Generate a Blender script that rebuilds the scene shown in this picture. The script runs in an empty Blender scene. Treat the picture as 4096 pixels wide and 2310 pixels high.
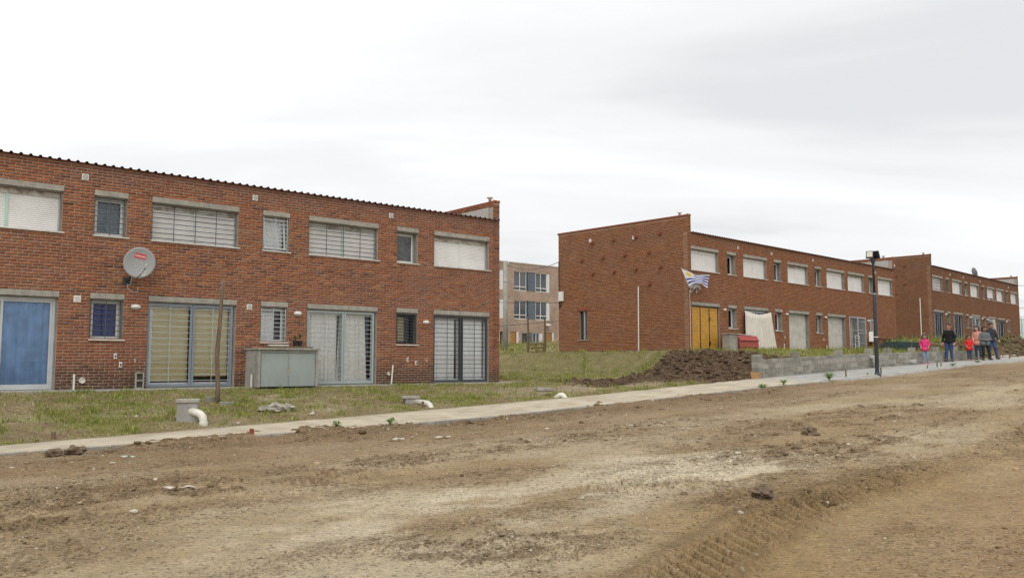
import bpy, bmesh, math, random
import numpy as np
from mathutils import Vector, Matrix, Euler
random.seed(7); rng = np.random.default_rng(7)
R = math.radians
scene = bpy.context.scene
COL = scene.collection

# ------------------------------------------------------------------ camera, sky, sun, exposure
cam_d = bpy.data.cameras.new('camera'); cam = bpy.data.objects.new('camera', cam_d); COL.objects.link(cam)
cam_d.sensor_width = 36.0; cam_d.lens = 36.0*3400/4096; cam_d.clip_start = .1; cam_d.clip_end = 3000
cam.location = (0, 0, 1.6); cam.rotation_euler = (R(90)+math.atan(300/3400), 0, 0)
scene.camera = cam
SUN_EL, SUN_AZ = R(52), R(186)          # azimuth from +Y (straight ahead), clockwise; veiled by cloud, high behind the camera
world = bpy.data.worlds.new('World'); scene.world = world; world.use_nodes = True
nt = world.node_tree; nt.nodes.clear()
def wn(t, **k):
    n = nt.nodes.new(t)
    for a, b in k.items(): setattr(n, a, b)
    return n
def wmath(op, a, b=None, clamp=False):
    n = wn('ShaderNodeMath', operation=op, use_clamp=clamp)
    for i, v in enumerate((a, b)):
        if v is None: continue
        if isinstance(v, (int, float)): n.inputs[i].default_value = v
        else: nt.links.new(v, n.inputs[i])
    return n.outputs[0]
wo = wn('ShaderNodeOutputWorld'); tc = wn('ShaderNodeTexCoord')
sky = wn('ShaderNodeTexSky', sky_type='NISHITA'); sky.sun_disc = False
sky.sun_elevation = SUN_EL; sky.sun_rotation = SUN_AZ; sky.altitude = 20; sky.air_density = 1; sky.dust_density = 2
bg_sky = wn('ShaderNodeBackground'); nt.links.new(sky.outputs[0], bg_sky.inputs[0]); bg_sky.inputs[1].default_value = .10
# cloud deck: the view direction projected on a flat layer far overhead
sep = wn('ShaderNodeSeparateXYZ'); nt.links.new(tc.outputs['Generated'], sep.inputs[0])
zz = wmath('MAXIMUM', sep.outputs[2], 0.0); zz = wmath('ADD', zz, .16)
cmb = wn('ShaderNodeCombineXYZ'); nt.links.new(wmath('DIVIDE', sep.outputs[0], zz), cmb.inputs[0]); nt.links.new(wmath('DIVIDE', sep.outputs[1], zz), cmb.inputs[1])
mp = wn('ShaderNodeMapping'); nt.links.new(cmb.outputs[0], mp.inputs[0]); mp.inputs['Rotation'].default_value = (0, 0, R(28)); mp.inputs['Scale'].default_value = (.45, 1.25, 1); mp.inputs['Location'].default_value = (3.1, 1.7, 0)
n1 = wn('ShaderNodeTexNoise'); nt.links.new(mp.outputs[0], n1.inputs['Vector']); n1.inputs['Scale'].default_value = .9; n1.inputs['Detail'].default_value = 7; n1.inputs['Roughness'].default_value = .5; n1.inputs['Distortion'].default_value = .5
# thin cloud is brighter towards the veiled sun
sdir = wn('ShaderNodeCombineXYZ'); sdir.inputs[0].default_value = math.sin(SUN_AZ)*math.cos(SUN_EL); sdir.inputs[1].default_value = math.cos(SUN_AZ)*math.cos(SUN_EL); sdir.inputs[2].default_value = math.sin(SUN_EL)
dot = wn('ShaderNodeVectorMath', operation='DOT_PRODUCT'); nt.links.new(tc.outputs['Generated'], dot.inputs[0]); nt.links.new(sdir.outputs[0], dot.inputs[1])
glow = wmath('POWER', wmath('MAXIMUM', dot.outputs['Value'], 0.0), 3.0)
ramp = wn('ShaderNodeValToRGB'); nt.links.new(n1.outputs[0], ramp.inputs[0])
ramp.color_ramp.interpolation = 'EASE'; el = ramp.color_ramp.elements
el[0].position = .33; el[0].color = (.765, .775, .785, 1); el[1].position = .62; el[1].color = (1.0, 1.0, 1.0, 1)
m = el.new(.47); m.color = (.90, .905, .91, 1)
lum = wmath('ADD', wmath('MULTIPLY', glow, .10), 1.13)
bg_cl = wn('ShaderNodeBackground'); nt.links.new(ramp.outputs[0], bg_cl.inputs[0]); nt.links.new(lum, bg_cl.inputs[1])
mix = wn('ShaderNodeMixShader'); mix.inputs[0].default_value = .93
nt.links.new(bg_sky.outputs[0], mix.inputs[1]); nt.links.new(bg_cl.outputs[0], mix.inputs[2]); nt.links.new(mix.outputs[0], wo.inputs[0])
sun_d = bpy.data.lights.new('sun', 'SUN'); sun = bpy.data.objects.new('sun', sun_d); COL.objects.link(sun)
sun_d.energy = 1.5; sun_d.angle = R(45); sun_d.color = (1, .97, .92)
sun.rotation_euler = Vector((-math.sin(SUN_AZ)*math.cos(SUN_EL), -math.cos(SUN_AZ)*math.cos(SUN_EL), -math.sin(SUN_EL))).to_track_quat('-Z', 'Y').to_euler()
vs = scene.view_settings; vs.view_transform = 'Standard'; vs.look = 'None'; vs.exposure = -0.06; vs.gamma = 1.0; vs.use_curve_mapping = False
scene.render.film_transparent = False
scene.cycles.use_denoising = True; scene.cycles.pixel_filter_type = 'BLACKMAN_HARRIS'; scene.cycles.filter_width = 1.4

# ------------------------------------------------------------------ materials
def lin(r, g, b):
    f = lambda c: (c/255/12.92 if c/255 <= .04045 else ((c/255+.055)/1.055)**2.4)
    return (f(r), f(g), f(b))
M = {}
class NT:
    def __init__(s, name):
        s.m = bpy.data.materials.new(name); s.m.use_nodes = True; s.t = s.m.node_tree; s.b = s.t.nodes['Principled BSDF']; s.out = s.t.nodes['Material Output']
        M[name] = s.m
    def n(s, typ, **k):
        n = s.t.nodes.new(typ)
        for a, b in k.items():
            if a in n.inputs.keys() if hasattr(n.inputs, 'keys') else False: n.inputs[a].default_value = b
            else: setattr(n, a, b)
        return n
    def l(s, a, b): s.t.links.new(a, b)
    def pos(s):
        if not hasattr(s, '_p'): s._p = s.n('ShaderNodeNewGeometry').outputs['Position']
        return s._p
    def noise(s, scale, detail=4, rough=.55, vec=None, stretch=None, dist=0):
        v = vec or s.pos()
        if stretch:
            mp = s.n('ShaderNodeMapping'); s.l(v, mp.inputs[0]); mp.inputs['Scale'].default_value = stretch; v = mp.outputs[0]
        n = s.n('ShaderNodeTexNoise'); s.l(v, n.inputs['Vector']); n.inputs['Scale'].default_value = scale; n.inputs['Detail'].default_value = detail; n.inputs['Roughness'].default_value = rough; n.inputs['Distortion'].default_value = dist
        return n.outputs['Fac']
    def rng(s, v, a, b, c, d, clamp=True):
        n = s.n('ShaderNodeMapRange', clamp=clamp); s.l(v, n.inputs[0])
        for i, x in enumerate((a, b, c, d)): n.inputs[i+1].default_value = x
        return n.outputs[0]
    def mixc(s, fac, a, b, mode='MIX'):
        n = s.n('ShaderNodeMix', data_type='RGBA', blend_type=mode)
        for sock, v in ((n.inputs[0], fac), (n.inputs[6], a), (n.inputs[7], b)):
            if isinstance(v, (int, float)): sock.default_value = v
            elif isinstance(v, tuple): sock.default_value = (*v[:3], 1)
            else: s.l(v, sock)
        return n.outputs[2]
    def math(s, op, a, b=None, clamp=False):
        n = s.n('ShaderNodeMath', operation=op, use_clamp=clamp)
        for i, v in enumerate((a, b)):
            if v is None: continue
            if isinstance(v, (int, float)): n.inputs[i].default_value = v
            else: s.l(v, n.inputs[i])
        return n.outputs[0]
    def attr(s, name):
        return s.n('ShaderNodeAttribute', attribute_name=name).outputs['Color']
    def bump(s, h, strength=.3, dist=.01):
        n = s.n('ShaderNodeBump'); n.inputs['Strength'].default_value = strength; n.inputs['Distance'].default_value = dist; s.l(h, n.inputs['Height']); s.l(n.outputs[0], s.b.inputs['Normal'])
    def base(s, c): 
        if isinstance(c, tuple): s.b.inputs['Base Color'].default_value = (*c[:3], 1)
        else: s.l(c, s.b.inputs['Base Color'])
    def scal(s, c, f):   # colour * scalar socket
        cm = s.n('ShaderNodeCombineColor')
        for i in range(3): s.l(f, cm.inputs[i])
        return s.mixc(1.0, c, cm.outputs[0], 'MULTIPLY')
def simple(name, col, rough=.7, var=.15, scale=6, metal=0, bump=0, bscale=60, dirt=None, dirt_amt=.5, dscale=3, spec=.5):
    s = NT(name)
    c = s.scal(col, s.rng(s.noise(scale, 5), .3, .7, 1-var, 1+var)) if var else col
    if dirt: c = s.mixc(s.rng(s.noise(dscale, 6, .65), .5, .72, 0, dirt_amt), c, dirt)
    s.base(c); s.b.inputs['Roughness'].default_value = rough; s.b.inputs['Metallic'].default_value = metal; s.b.inputs['Specular IOR Level'].default_value = spec
    if bump: s.bump(s.noise(bscale, 4), bump, .01)
    return s.m

s = NT('brick')
c = s.attr('Col'); c = s.scal(c, s.rng(s.noise(38, 5, .65), .28, .72, .72, 1.30))
c = s.mixc(s.rng(s.noise(9, 5, .6), .58, .78, 0, .35), c, (.13, .055, .035))
eff = s.math('MULTIPLY', s.rng(s.noise(.9, 4, .6), .50, .70, 0, 1), s.rng(s.noise(14, 6, .7, stretch=(1, 1, 2.2)), .52, .68, 0, .65))
c = s.mixc(eff, c, (.50, .44, .38))
c = s.mixc(s.rng(s.noise(24, 3, .6), .66, .73, 0, .5), c, (.40, .34, .28))
s.base(c); s.b.inputs['Roughness'].default_value = .92; s.b.inputs['Specular IOR Level'].default_value = .2; s.bump(s.noise(90, 5, .7), .45, .006)
s = NT('mortar')
c = s.scal((.385, .335, .28), s.rng(s.noise(20, 5, .6), .3, .7, .7, 1.3)); s.base(c); s.b.inputs['Roughness'].default_value = .95; s.b.inputs['Specular IOR Level'].default_value = .1; s.bump(s.noise(120, 3), .5, .006)
s = NT('mortar_brown')
c = s.scal((.33, .24, .175), s.rng(s.noise(20, 5, .6), .3, .7, .8, 1.2)); s.base(c); s.b.inputs['Roughness'].default_value = .95; s.b.inputs['Specular IOR Level'].default_value = .1
s = NT('concrete')
c = s.scal((.34, .325, .28), s.rng(s.noise(5, 6, .6), .3, .7, .75, 1.2)); c = s.mixc(s.rng(s.noise(4, 6, .65, stretch=(3, 3, .7)), .52, .75, 0, .6), c, (.19, .175, .145)); s.base(c); s.b.inputs['Roughness'].default_value = .9; s.bump(s.noise(70, 5), .3, .006)
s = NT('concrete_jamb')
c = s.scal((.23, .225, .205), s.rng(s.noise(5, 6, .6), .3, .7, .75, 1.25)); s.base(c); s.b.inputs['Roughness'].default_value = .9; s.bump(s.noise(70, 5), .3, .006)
s = NT('concrete_block')
c = s.scal((.315, .30, .255), s.rng(s.noise(7, 6, .65), .3, .7, .7, 1.2)); c = s.scal(c, s.rng(s.n('ShaderNodeObjectInfo').outputs['Random'], 0, 1, .72, 1.18)); c = s.mixc(s.rng(s.noise(1.6, 5, .6), .5, .7, 0, .5), c, (.20, .19, .165)); s.base(c); s.b.inputs['Roughness'].default_value = .95; s.bump(s.noise(110, 4), .5, .006)
s = NT('block_joint')
c = s.scal((.36, .345, .31), s.rng(s.noise(12, 5), .3, .7, .75, 1.2)); s.base(c); s.b.inputs['Roughness'].default_value = .95; s.bump(s.noise(70, 4), .5, .01)
s = NT('pavement')
c = s.scal((.50, .44, .335), s.rng(s.noise(1.1, 6, .62), .3, .7, .8, 1.15)); c = s.mixc(s.rng(s.noise(2.3, 6, .6, stretch=(1, 1, 1)), .48, .70, 0, .75), c, (.36, .285, .19))
c = s.mixc(s.attr('Col'), c, s.scal((.37, .36, .335), s.rng(s.noise(2.2, 6, .6), .3, .7, .8, 1.2)))
c = s.mixc(s.rng(s.noise(7, 5, .7), .66, .74, 0, .6), c, (.25, .20, .14))
s.base(c); s.b.inputs['Roughness'].default_value = .95; s.b.inputs['Specular IOR Level'].default_value = .2; s.bump(s.noise(30, 6), .3, .01)
simple('kerb_stone', (.30, .285, .25), .95, .25, 4, bump=.4, bscale=60, dirt=(.2, .16, .12), dirt_amt=.6)
s = NT('dirt_road')
c = s.attr('Col'); rough = s.n('ShaderNodeAttribute', attribute_name='Rough').outputs['Fac']
c = s.scal(c, s.rng(s.noise(30, 6, .75), .25, .75, .70, 1.30)); c = s.scal(c, s.rng(s.noise(5, 5, .65), .3, .7, .86, 1.13))
def voro(sc, feat='F1', stretch=None):
    v = s.n('ShaderNodeTexVoronoi', feature=feat); v.inputs['Scale'].default_value = sc; mp = s.n('ShaderNodeMapping'); s.l(s.pos(), mp.inputs[0]); mp.inputs['Scale'].default_value = stretch or (1, 1, 1); s.l(mp.outputs[0], v.inputs['Vector']); return v
crumb_h = None
for sc, amt in ((17, .55), (38, .7), (75, .55)):
    v = voro(sc); sp = s.n('ShaderNodeSeparateColor'); s.l(v.outputs['Color'], sp.inputs[0])
    thr = s.math('ADD', s.math('MULTIPLY', rough, .62), .13)                     # share of dark crumbs
    dark = s.math('MULTIPLY', s.math('LESS_THAN', sp.outputs[0], thr), s.rng(v.outputs['Distance'], .25, .55, amt, 0))
    c = s.mixc(dark, c, (.135, .092, .056))
    pale = s.math('MULTIPLY', s.math('GREATER_THAN', sp.outputs[1], .90), s.rng(v.outputs['Distance'], .2, .4, .5, 0)); c = s.mixc(pale, c, (.50, .43, .32))
    hh = s.math('MULTIPLY', s.rng(v.outputs['Distance'], 0, .7, 1, 0), .5*17/sc); crumb_h = hh if crumb_h is None else s.math('ADD', crumb_h, hh)
s.base(c); s.b.inputs['Roughness'].default_value = .97; s.b.inputs['Specular IOR Level'].default_value = .12
h = s.math('ADD', s.math('MULTIPLY', s.noise(22, 8, .7), .8), crumb_h); s.bump(h, 1.0, .04)
s = NT('clod'); c = s.attr('Col'); c = s.scal(c, s.rng(s.noise(60, 5, .7), .25, .75, .7, 1.3)); s.base(c); s.b.inputs['Roughness'].default_value = .97; s.b.inputs['Specular IOR Level'].default_value = .15; s.bump(s.noise(80, 5, .7), .7, .012)
s = NT('soil')
c = s.attr('Col'); c = s.scal(c, s.rng(s.noise(18, 6, .7), .25, .75, .65, 1.35)); c = s.scal(c, s.rng(s.noise(60, 4, .7), .3, .7, .8, 1.2)); s.base(c); s.b.inputs['Roughness'].default_value = .97; s.b.inputs['Specular IOR Level'].default_value = .15
s.bump(s.noise(25, 7, .7), .9, .03)
s = NT('grass'); c = s.attr('Col'); s.base(c); s.b.inputs['Roughness'].default_value = .75; s.b.inputs['Specular IOR Level'].default_value = .25
simple('leaf', (.13, .21, .045), .6, .3, 14)
simple('leaf_yellow', (.22, .27, .05), .6, .3, 14)
simple('shutter_white', (.74, .74, .72), .45, .06, 2, dirt=(.42, .39, .34), dirt_amt=.25, dscale=1.5)
s = NT('shutter_box')
c = s.scal((.55, .54, .50), s.rng(s.noise(3, 4), .3, .7, .9, 1.08)); c = s.mixc(s.rng(s.noise(3.2, 6, .65, stretch=(1, 1, 1.6)), .47, .60, 0, .85), c, (.22, .165, .105)); s.base(c); s.b.inputs['Roughness'].default_value = .7
simple('mint_strip', (.42, .63, .54), .5, .05)
simple('white_paint', (.70, .70, .68), .5, .06)
simple('white_plastic', (.72, .71, .67), .35, .05, dirt=(.45, .40, .32), dirt_amt=.3)
simple('sill_marble', (.60, .58, .53), .5, .12, 8, dirt=(.32, .27, .2), dirt_amt=.4, dscale=5)
simple('aluminium', (.50, .52, .53), .4, .08, 3, metal=.3)
simple('sage_steel', (.345, .40, .385), .5, .07, 2)
simple('sage_door', (.30, .345, .325), .55, .08, 1.6, dirt=(.24, .25, .21), dirt_amt=.35)
simple('bluegrey_steel', (.20, .235, .27), .45, .08, 2)
simple('light_steel', (.42, .46, .48), .4, .06, 2, metal=.3)
simple('dark_steel', (.035, .038, .045), .5, .15, 4)
simple('grille_grey', (.075, .08, .085), .5, .15, 4)
simple('black_rubber', (.012, .012, .013), .6, .1)
simple('roof_metal', (.085, .055, .05), .6, .25, 3, dirt=(.16, .07, .045), dirt_amt=.5)
simple('plaster', (.47, .44, .40), .95, .1, 3, bump=.15, dirt=(.36, .33, .29), dirt_amt=.5)
simple('render_grey', (.30, .29, .265), .95, .2, 5, bump=.35, dirt=(.42, .40, .36), dirt_amt=.5)
simple('interior', (.12, .11, .10), .9, .1)
def cloth(name, col, var=.1, stripes=None):
    s = NT(name); c = s.scal(col, s.rng(s.noise(3, 4), .3, .7, 1-var, 1+var))
    if stripes: c = s.mixc(s.rng(s.noise(5, 3, .5, stretch=stripes), .5, .6, 0, .4), c, tuple(x*.72 for x in col))
    s.base(c); s.b.inputs['Roughness'].default_value = .9; s.b.inputs['Specular IOR Level'].default_value = .15
    s.bump(s.noise(150, 2), .1, .003); return s.m
cloth('curtain_white', (.90, .89, .85), .05); cloth('curtain_sheer', (.90, .91, .91), .05); cloth('curtain_blue', (.22, .38, .64), .22); cloth('curtain_navy', (.02, .035, .22)); cloth('blind_olive', (.62, .55, .32), .05, (.2, .2, 9)); cloth('curtain_tan', (.40, .33, .25)); cloth('sheet_cloth', (.62, .59, .52), .08); cloth('tarp', (.022, .035, .033), .4); cloth('curtain_greyblue', (.20, .26, .31), .2)
s = NT('glass')
tr = s.n('ShaderNodeBsdfTransparent'); tr.inputs[0].default_value = (.985, .99, .99, 1); gl = s.n('ShaderNodeBsdfGlossy'); gl.inputs[0].default_value = (1, 1, 1, 1); gl.inputs['Roughness'].default_value = .02
fr = s.n('ShaderNodeFresnel'); fr.inputs[0].default_value = 1.33; mx = s.n('ShaderNodeMixShader'); s.l(fr.outputs[0], mx.inputs[0]); s.l(tr.outputs[0], mx.inputs[1]); s.l(gl.outputs[0], mx.inputs[2]); s.l(mx.outputs[0], s.out.inputs[0])
s = NT('dusty_glass'); c = s.scal((.055, .06, .062), s.rng(s.noise(4, 6, .65), .3, .7, .5, 1.9)); s.base(c); s.b.inputs['Roughness'].default_value = .22; s.b.inputs['Specular IOR Level'].default_value = .7
s = NT('dark_glass'); s.base((.03, .034, .038)); s.b.inputs['Roughness'].default_value = .08; s.b.inputs['Specular IOR Level'].default_value = .7
s = NT('far_glass'); c = s.scal((.10, .11, .12), s.rng(s.noise(.5, 3), .3, .7, .6, 1.3)); s.base(c); s.b.inputs['Roughness'].default_value = .12
s = NT('bark')
c = s.scal((.155, .112, .075), s.rng(s.noise(14, 6, .65, stretch=(1, 1, .15)), .3, .7, .55, 1.45)); s.base(c); s.b.inputs['Roughness'].default_value = .95; s.bump(s.noise(30, 6, .7, stretch=(1, 1, .15)), .8, .012)
s = NT('old_wood')
c = s.scal((.17, .115, .07), s.rng(s.noise(9, 6, .65, stretch=(1, 1, .3)), .3, .7, .6, 1.4)); s.base(c); s.b.inputs['Roughness'].default_value = .9
s = NT('yellow_wood')
c = s.scal((.56, .285, .03), s.rng(s.noise(5, 6, .6, stretch=(.6, .6, 3)), .3, .7, .75, 1.2)); c = s.mixc(s.rng(s.noise(1.5, 5, .6), .52, .68, 0, .6), c, (.30, .19, .06)); c = s.mixc(s.rng(s.noise(10, 2), .70, .74, 0, .8), c, (.16, .08, .02)); s.base(c); s.b.inputs['Roughness'].default_value = .6
simple('door_wood', (.42, .20, .045), .55, .2, 3)
simple('rust', (.16, .062, .028), .85, .5, 4, dirt=(.06, .03, .02), dirt_amt=.7)
simple('red_sheet', (.34, .040, .026), .5, .12, 2, dirt=(.26, .06, .04), dirt_amt=.4)
simple('dish_grey', (.27, .275, .27), .5, .04, 2)
simple('sticker_red', (.55, .045, .055), .4, .03)
simple('lens_cream', (.55, .54, .42), .2, .05)
simple('brass', (.65, .45, .08), .3, .1, metal=.8)
simple('lamp_black', (.022, .024, .028), .45, .2, 4)
simple('pvc_white', (.68, .66, .58), .35, .06, 4, dirt=(.45, .40, .30), dirt_amt=.3, dscale=5)
simple('pvc_grey', (.34, .34, .31), .5, .2, 6)
simple('limestone', (.36, .335, .27), .95, .3, 9, bump=.9, bscale=22, dirt=(.16, .13, .09), dirt_amt=.7, dscale=8)
simple('pebble_white', (.50, .47, .40), .8, .15, 12)
simple('cardboard', (.33, .19, .08), .85, .15, 5)
simple('pole_concrete', (.34, .33, .29), .9, .15, 3)
simple('blue_panel', (.115, .14, .17), .8, .2, 4)
simple('grass_dark', (.05, .075, .02), .8, .3, 6)
simple('broken_brick', (.24, .07, .035), .9, .3, 20, bump=.5)
simple('mint_glass_shard', (.38, .55, .47), .3, .1)
s = NT('far_brick')     # facing brick of the far block: single bricks too small to tell apart
tcn = s.n('ShaderNodeTexCoord'); sx = s.n('ShaderNodeSeparateXYZ'); s.l(tcn.outputs['Object'], sx.inputs[0]); cx = s.n('ShaderNodeCombineXYZ'); s.l(s.math('ADD', sx.outputs[0], sx.outputs[1]), cx.inputs[0]); s.l(sx.outputs[2], cx.inputs[1])
bt = s.n('ShaderNodeTexBrick'); s.l(cx.outputs[0], bt.inputs['Vector']); bt.inputs['Scale'].default_value = 1; bt.inputs['Brick Width'].default_value = .245; bt.inputs['Row Height'].default_value = .075; bt.inputs['Mortar Size'].default_value = .012
bt.inputs['Color1'].default_value = (.385, .225, .145, 1); bt.inputs['Color2'].default_value = (.235, .14, .092, 1); bt.inputs['Mortar'].default_value = (.46, .41, .35, 1); bt.inputs['Bias'].default_value = -.1
c = s.scal(bt.outputs['Color'], s.rng(s.noise(.8, 5, .6), .3, .7, .85, 1.2)); s.base(c); s.b.inputs['Roughness'].default_value = .95
s = NT('paper_board')   # whitewashed door panels covered with faded scribbles and pasted paper
c = s.scal((.55, .53, .46), s.rng(s.noise(3, 5, .6), .3, .7, .8, 1.12)); c = s.mixc(s.rng(s.noise(7, 6, .75, stretch=(1, 1, .6)), .57, .64, 0, .55), c, (.33, .38, .44)); c = s.mixc(s.rng(s.noise(5, 4, .7), .64, .70, 0, .5), c, (.45, .25, .40)); c = s.mixc(s.rng(s.noise(22, 4, .7, stretch=(1, 1, .5)), .64, .68, 0, .7), c, (.17, .17, .15)); s.base(c); s.b.inputs['Roughness'].default_value = .9
# ------------------------------------------------------------------ mesh helpers
class MB:
    def __init__(s): s.v = []; s.f = []; s.mi = []; s.cur = 0
    def add(s, vs, fs, mi=None):
        o = len(s.v); s.v += [tuple(p) for p in vs]; s.f += [tuple(i+o for i in f) for f in fs]; s.mi += [s.cur if mi is None else mi]*len(fs)
    def quad(s, a, b, c, d): s.add([a, b, c, d], [(0, 1, 2, 3)])
    def box(s, x0, x1, y0, y1, z0, z1, T=None):
        p = [(x, y, z) for z in (z0, z1) for x, y in ((x0, y0), (x1, y0), (x1, y1), (x0, y1))]
        if T is not None: p = [tuple(T @ Vector(q)) for q in p]
        s.add(p, [(3, 2, 1, 0), (4, 5, 6, 7), (0, 1, 5, 4), (1, 2, 6, 5), (2, 3, 7, 6), (3, 0, 4, 7)]); return s
    def bbox(s, x0, x1, y0, y1, z0, z1, b=.006, T=None):
        """box with chamfered edges"""
        bm = bmesh.new(); bmesh.ops.create_cube(bm, size=1)
        for v in bm.verts: v.co = Vector(((x0+x1)/2+v.co.x*(x1-x0), (y0+y1)/2+v.co.y*(y1-y0), (z0+z1)/2+v.co.z*(z1-z0)))
        b = min(b, .45*min(abs(x1-x0), abs(y1-y0), abs(z1-z0)))
        bmesh.ops.bevel(bm, geom=bm.edges[:], offset=b, segments=1, affect='EDGES')
        bm.verts.index_update()
        s.add([(T @ v.co if T is not None else v.co) for v in bm.verts], [tuple(v.index for v in f.verts) for f in bm.faces]); bm.free(); return s
    def tube(s, pts, r, n=8, cap=True):
        pts = [Vector(p) for p in pts]; rs = r if isinstance(r, (list, tuple)) else [r]*len(pts)
        up = None; rings = []
        for i, p in enumerate(pts):
            d = (pts[min(i+1, len(pts)-1)]-pts[max(i-1, 0)]).normalized()
            if up is None:
                up = Vector((0, 0, 1)) if abs(d.z) < .9 else Vector((1, 0, 0))
            a = d.cross(up).normalized(); up2 = a.cross(d).normalized(); up = up2
            rings.append([p+(a*math.cos(t)+up2*math.sin(t))*rs[i] for t in [2*math.pi*k/n for k in range(n)]])
        vs = [q for rg in rings for q in rg]; fs = []
        for i in range(len(pts)-1):
            for k in range(n):
                fs.append((i*n+k, i*n+(k+1) % n, (i+1)*n+(k+1) % n, (i+1)*n+k))
        if cap: fs += [tuple(range(n-1, -1, -1)), tuple((len(pts)-1)*n+k for k in range(n))]
        s.add(vs, fs); return s
    def bar(s, p, q, w=.012, h=None):
        """square bar from p to q"""
        h = h or w; p = Vector(p); q = Vector(q); d = (q-p).normalized()
        up = Vector((0, 1, 0)) if abs(d.y) < .9 else Vector((0, 0, 1))
        a = d.cross(up).normalized()*w/2; b = d.cross(a).normalized()*h/2
        s.add([p-a-b, p+a-b, p+a+b, p-a+b, q-a-b, q+a-b, q+a+b, q-a+b], [(3, 2, 1, 0), (4, 5, 6, 7), (0, 1, 5, 4), (1, 2, 6, 5), (2, 3, 7, 6), (3, 0, 4, 7)]); return s
    def lathe(s, prof, n=16, T=None):
        vs = [(r*math.cos(2*math.pi*k/n), r*math.sin(2*math.pi*k/n), z) for r, z in prof for k in range(n)]
        if T is not None: vs = [tuple(T @ Vector(q)) for q in vs]
        fs = [(i*n+k, i*n+(k+1) % n, (i+1)*n+(k+1) % n, (i+1)*n+k) for i in range(len(prof)-1) for k in range(n)]
        fs += [tuple(range(n-1, -1, -1)), tuple((len(prof)-1)*n+k for k in range(n))]
        s.add(vs, fs); return s
    def blob(s, c, r, seed=0, sub=2, rough=.25, sq=(1, 1, 1), freq=1.6):
        bm = bmesh.new(); bmesh.ops.create_icosphere(bm, subdivisions=sub, radius=1)
        from mathutils import noise
        vs = []
        for v in bm.verts:
            d = v.co.normalized(); k = 1+rough*(noise.noise(d*freq+Vector((seed*3.1, seed*1.7, seed)))*1.4+noise.noise(d*freq*2.7+Vector((seed, 9, 2)))*.7)
            vs.append((c[0]+d.x*k*r*sq[0], c[1]+d.y*k*r*sq[1], c[2]+d.z*k*r*sq[2]))
        bm.verts.index_update(); s.add(vs, [tuple(v.index for v in f.verts) for f in bm.faces]); bm.free(); return s
    def build(s, name, mat, parent=None, smooth=False, loc=None):
        me = bpy.data.meshes.new(name); me.from_pydata(s.v, [], s.f)
        mats = mat if isinstance(mat, (list, tuple)) else [mat]
        for m_ in mats: me.materials.append(M[m_] if isinstance(m_, str) else m_)
        if len(mats) > 1: me.polygons.foreach_set('material_index', s.mi)
        if smooth: me.polygons.foreach_set('use_smooth', [True]*len(me.polygons))
        me.update()
        o = bpy.data.objects.new(name, me); COL.objects.link(o); o.parent = parent
        if loc is not None: o.location = loc
        return o
def tag(o, label, cat, group=None):
    o['label'] = label; o['category'] = cat
    if group: o['group'] = group
    return o
def thing(name, label, cat, loc=(0, 0, 0), rz=0, group=None):
    o = bpy.data.objects.new(name, None); COL.objects.link(o); o.empty_display_size = .2
    o.location = loc; o.rotation_euler = (0, 0, rz); return tag(o, label, cat, group)
def struct(o, kind='structure'): o['kind'] = kind; return o
def np_mesh(name, verts, quads, mat, col=None, parent=None, smooth=False, tris=None):
    me = bpy.data.meshes.new(name); verts = np.asarray(verts, np.float32)
    faces = quads if tris is None else tris; k = 4 if tris is None else 3
    faces = np.asarray(faces, np.int32)
    me.vertices.add(len(verts)); me.vertices.foreach_set('co', verts.ravel())
    me.loops.add(faces.size); me.loops.foreach_set('vertex_index', faces.ravel())
    me.polygons.add(len(faces)); me.polygons.foreach_set('loop_start', np.arange(0, faces.size, k, dtype=np.int32)); me.polygons.foreach_set('loop_total', np.full(len(faces), k, np.int32))
    if smooth: me.polygons.foreach_set('use_smooth', np.ones(len(faces), bool))
    if col is not None:
        at = me.attributes.new('Col', 'FLOAT_COLOR', 'POINT'); c4 = np.ones((len(verts), 4), np.float32); c4[:, :3] = col; at.data.foreach_set('color', c4.ravel())
    me.materials.append(M[mat]); me.update(calc_edges=True); me.validate()
    o = bpy.data.objects.new(name, me); COL.objects.link(o); o.parent = parent; return o
# ------------------------------------------------------------------ terrain
def _hash(ix, iy, seed):
    h = (ix.astype(np.int64)*374761393 + iy.astype(np.int64)*668265263 + seed*1274126177) & 0xFFFFFFFF
    h = ((h ^ (h >> 13))*1274126177) & 0xFFFFFFFF
    h = h ^ (h >> 16)
    return (h & 0xFFFFFF)/float(0xFFFFFF)
def vnoise(x, y, seed=0):
    ix = np.floor(x); iy = np.floor(y); fx = x-ix; fy = y-iy
    fx = fx*fx*(3-2*fx); fy = fy*fy*(3-2*fy)
    a = _hash(ix, iy, seed); b = _hash(ix+1, iy, seed); c = _hash(ix, iy+1, seed); d = _hash(ix+1, iy+1, seed)
    return (a*(1-fx)+b*fx)*(1-fy) + (c*(1-fx)+d*fx)*fy
def fbm(x, y, seed=0, octs=4, gain=.5):
    s = 0; amp = 1; tot = 0
    for k in range(octs):
        s = s + amp*vnoise(x*2**k+17.3*k, y*2**k-9.1*k, seed+k); tot += amp; amp *= gain
    return s/tot
def sstep(e0, e1, x):
    t = np.clip((x-e0)/(e1-e0), 0, 1); return t*t*(3-2*t)
CA, SA = math.cos(math.radians(40)), math.sin(math.radians(40))
def to_ao(x, y):
    qx = x+.42; qy = y-28.5
    return qx*CA+qy*SA, qx*SA-qy*CA
def to_xy(a, o):
    return -.42+a*CA+o*SA, 28.5+a*SA-o*CA
def zs(a):      # back edge of the pavement
    return np.interp(a, [-60,-20,-15.2,-8.4,-1,7.8,13.4,25.6,40,80], [0,.05,.2,.43,.71,1.14,1.38,1.84,2.3,3.2])
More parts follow.
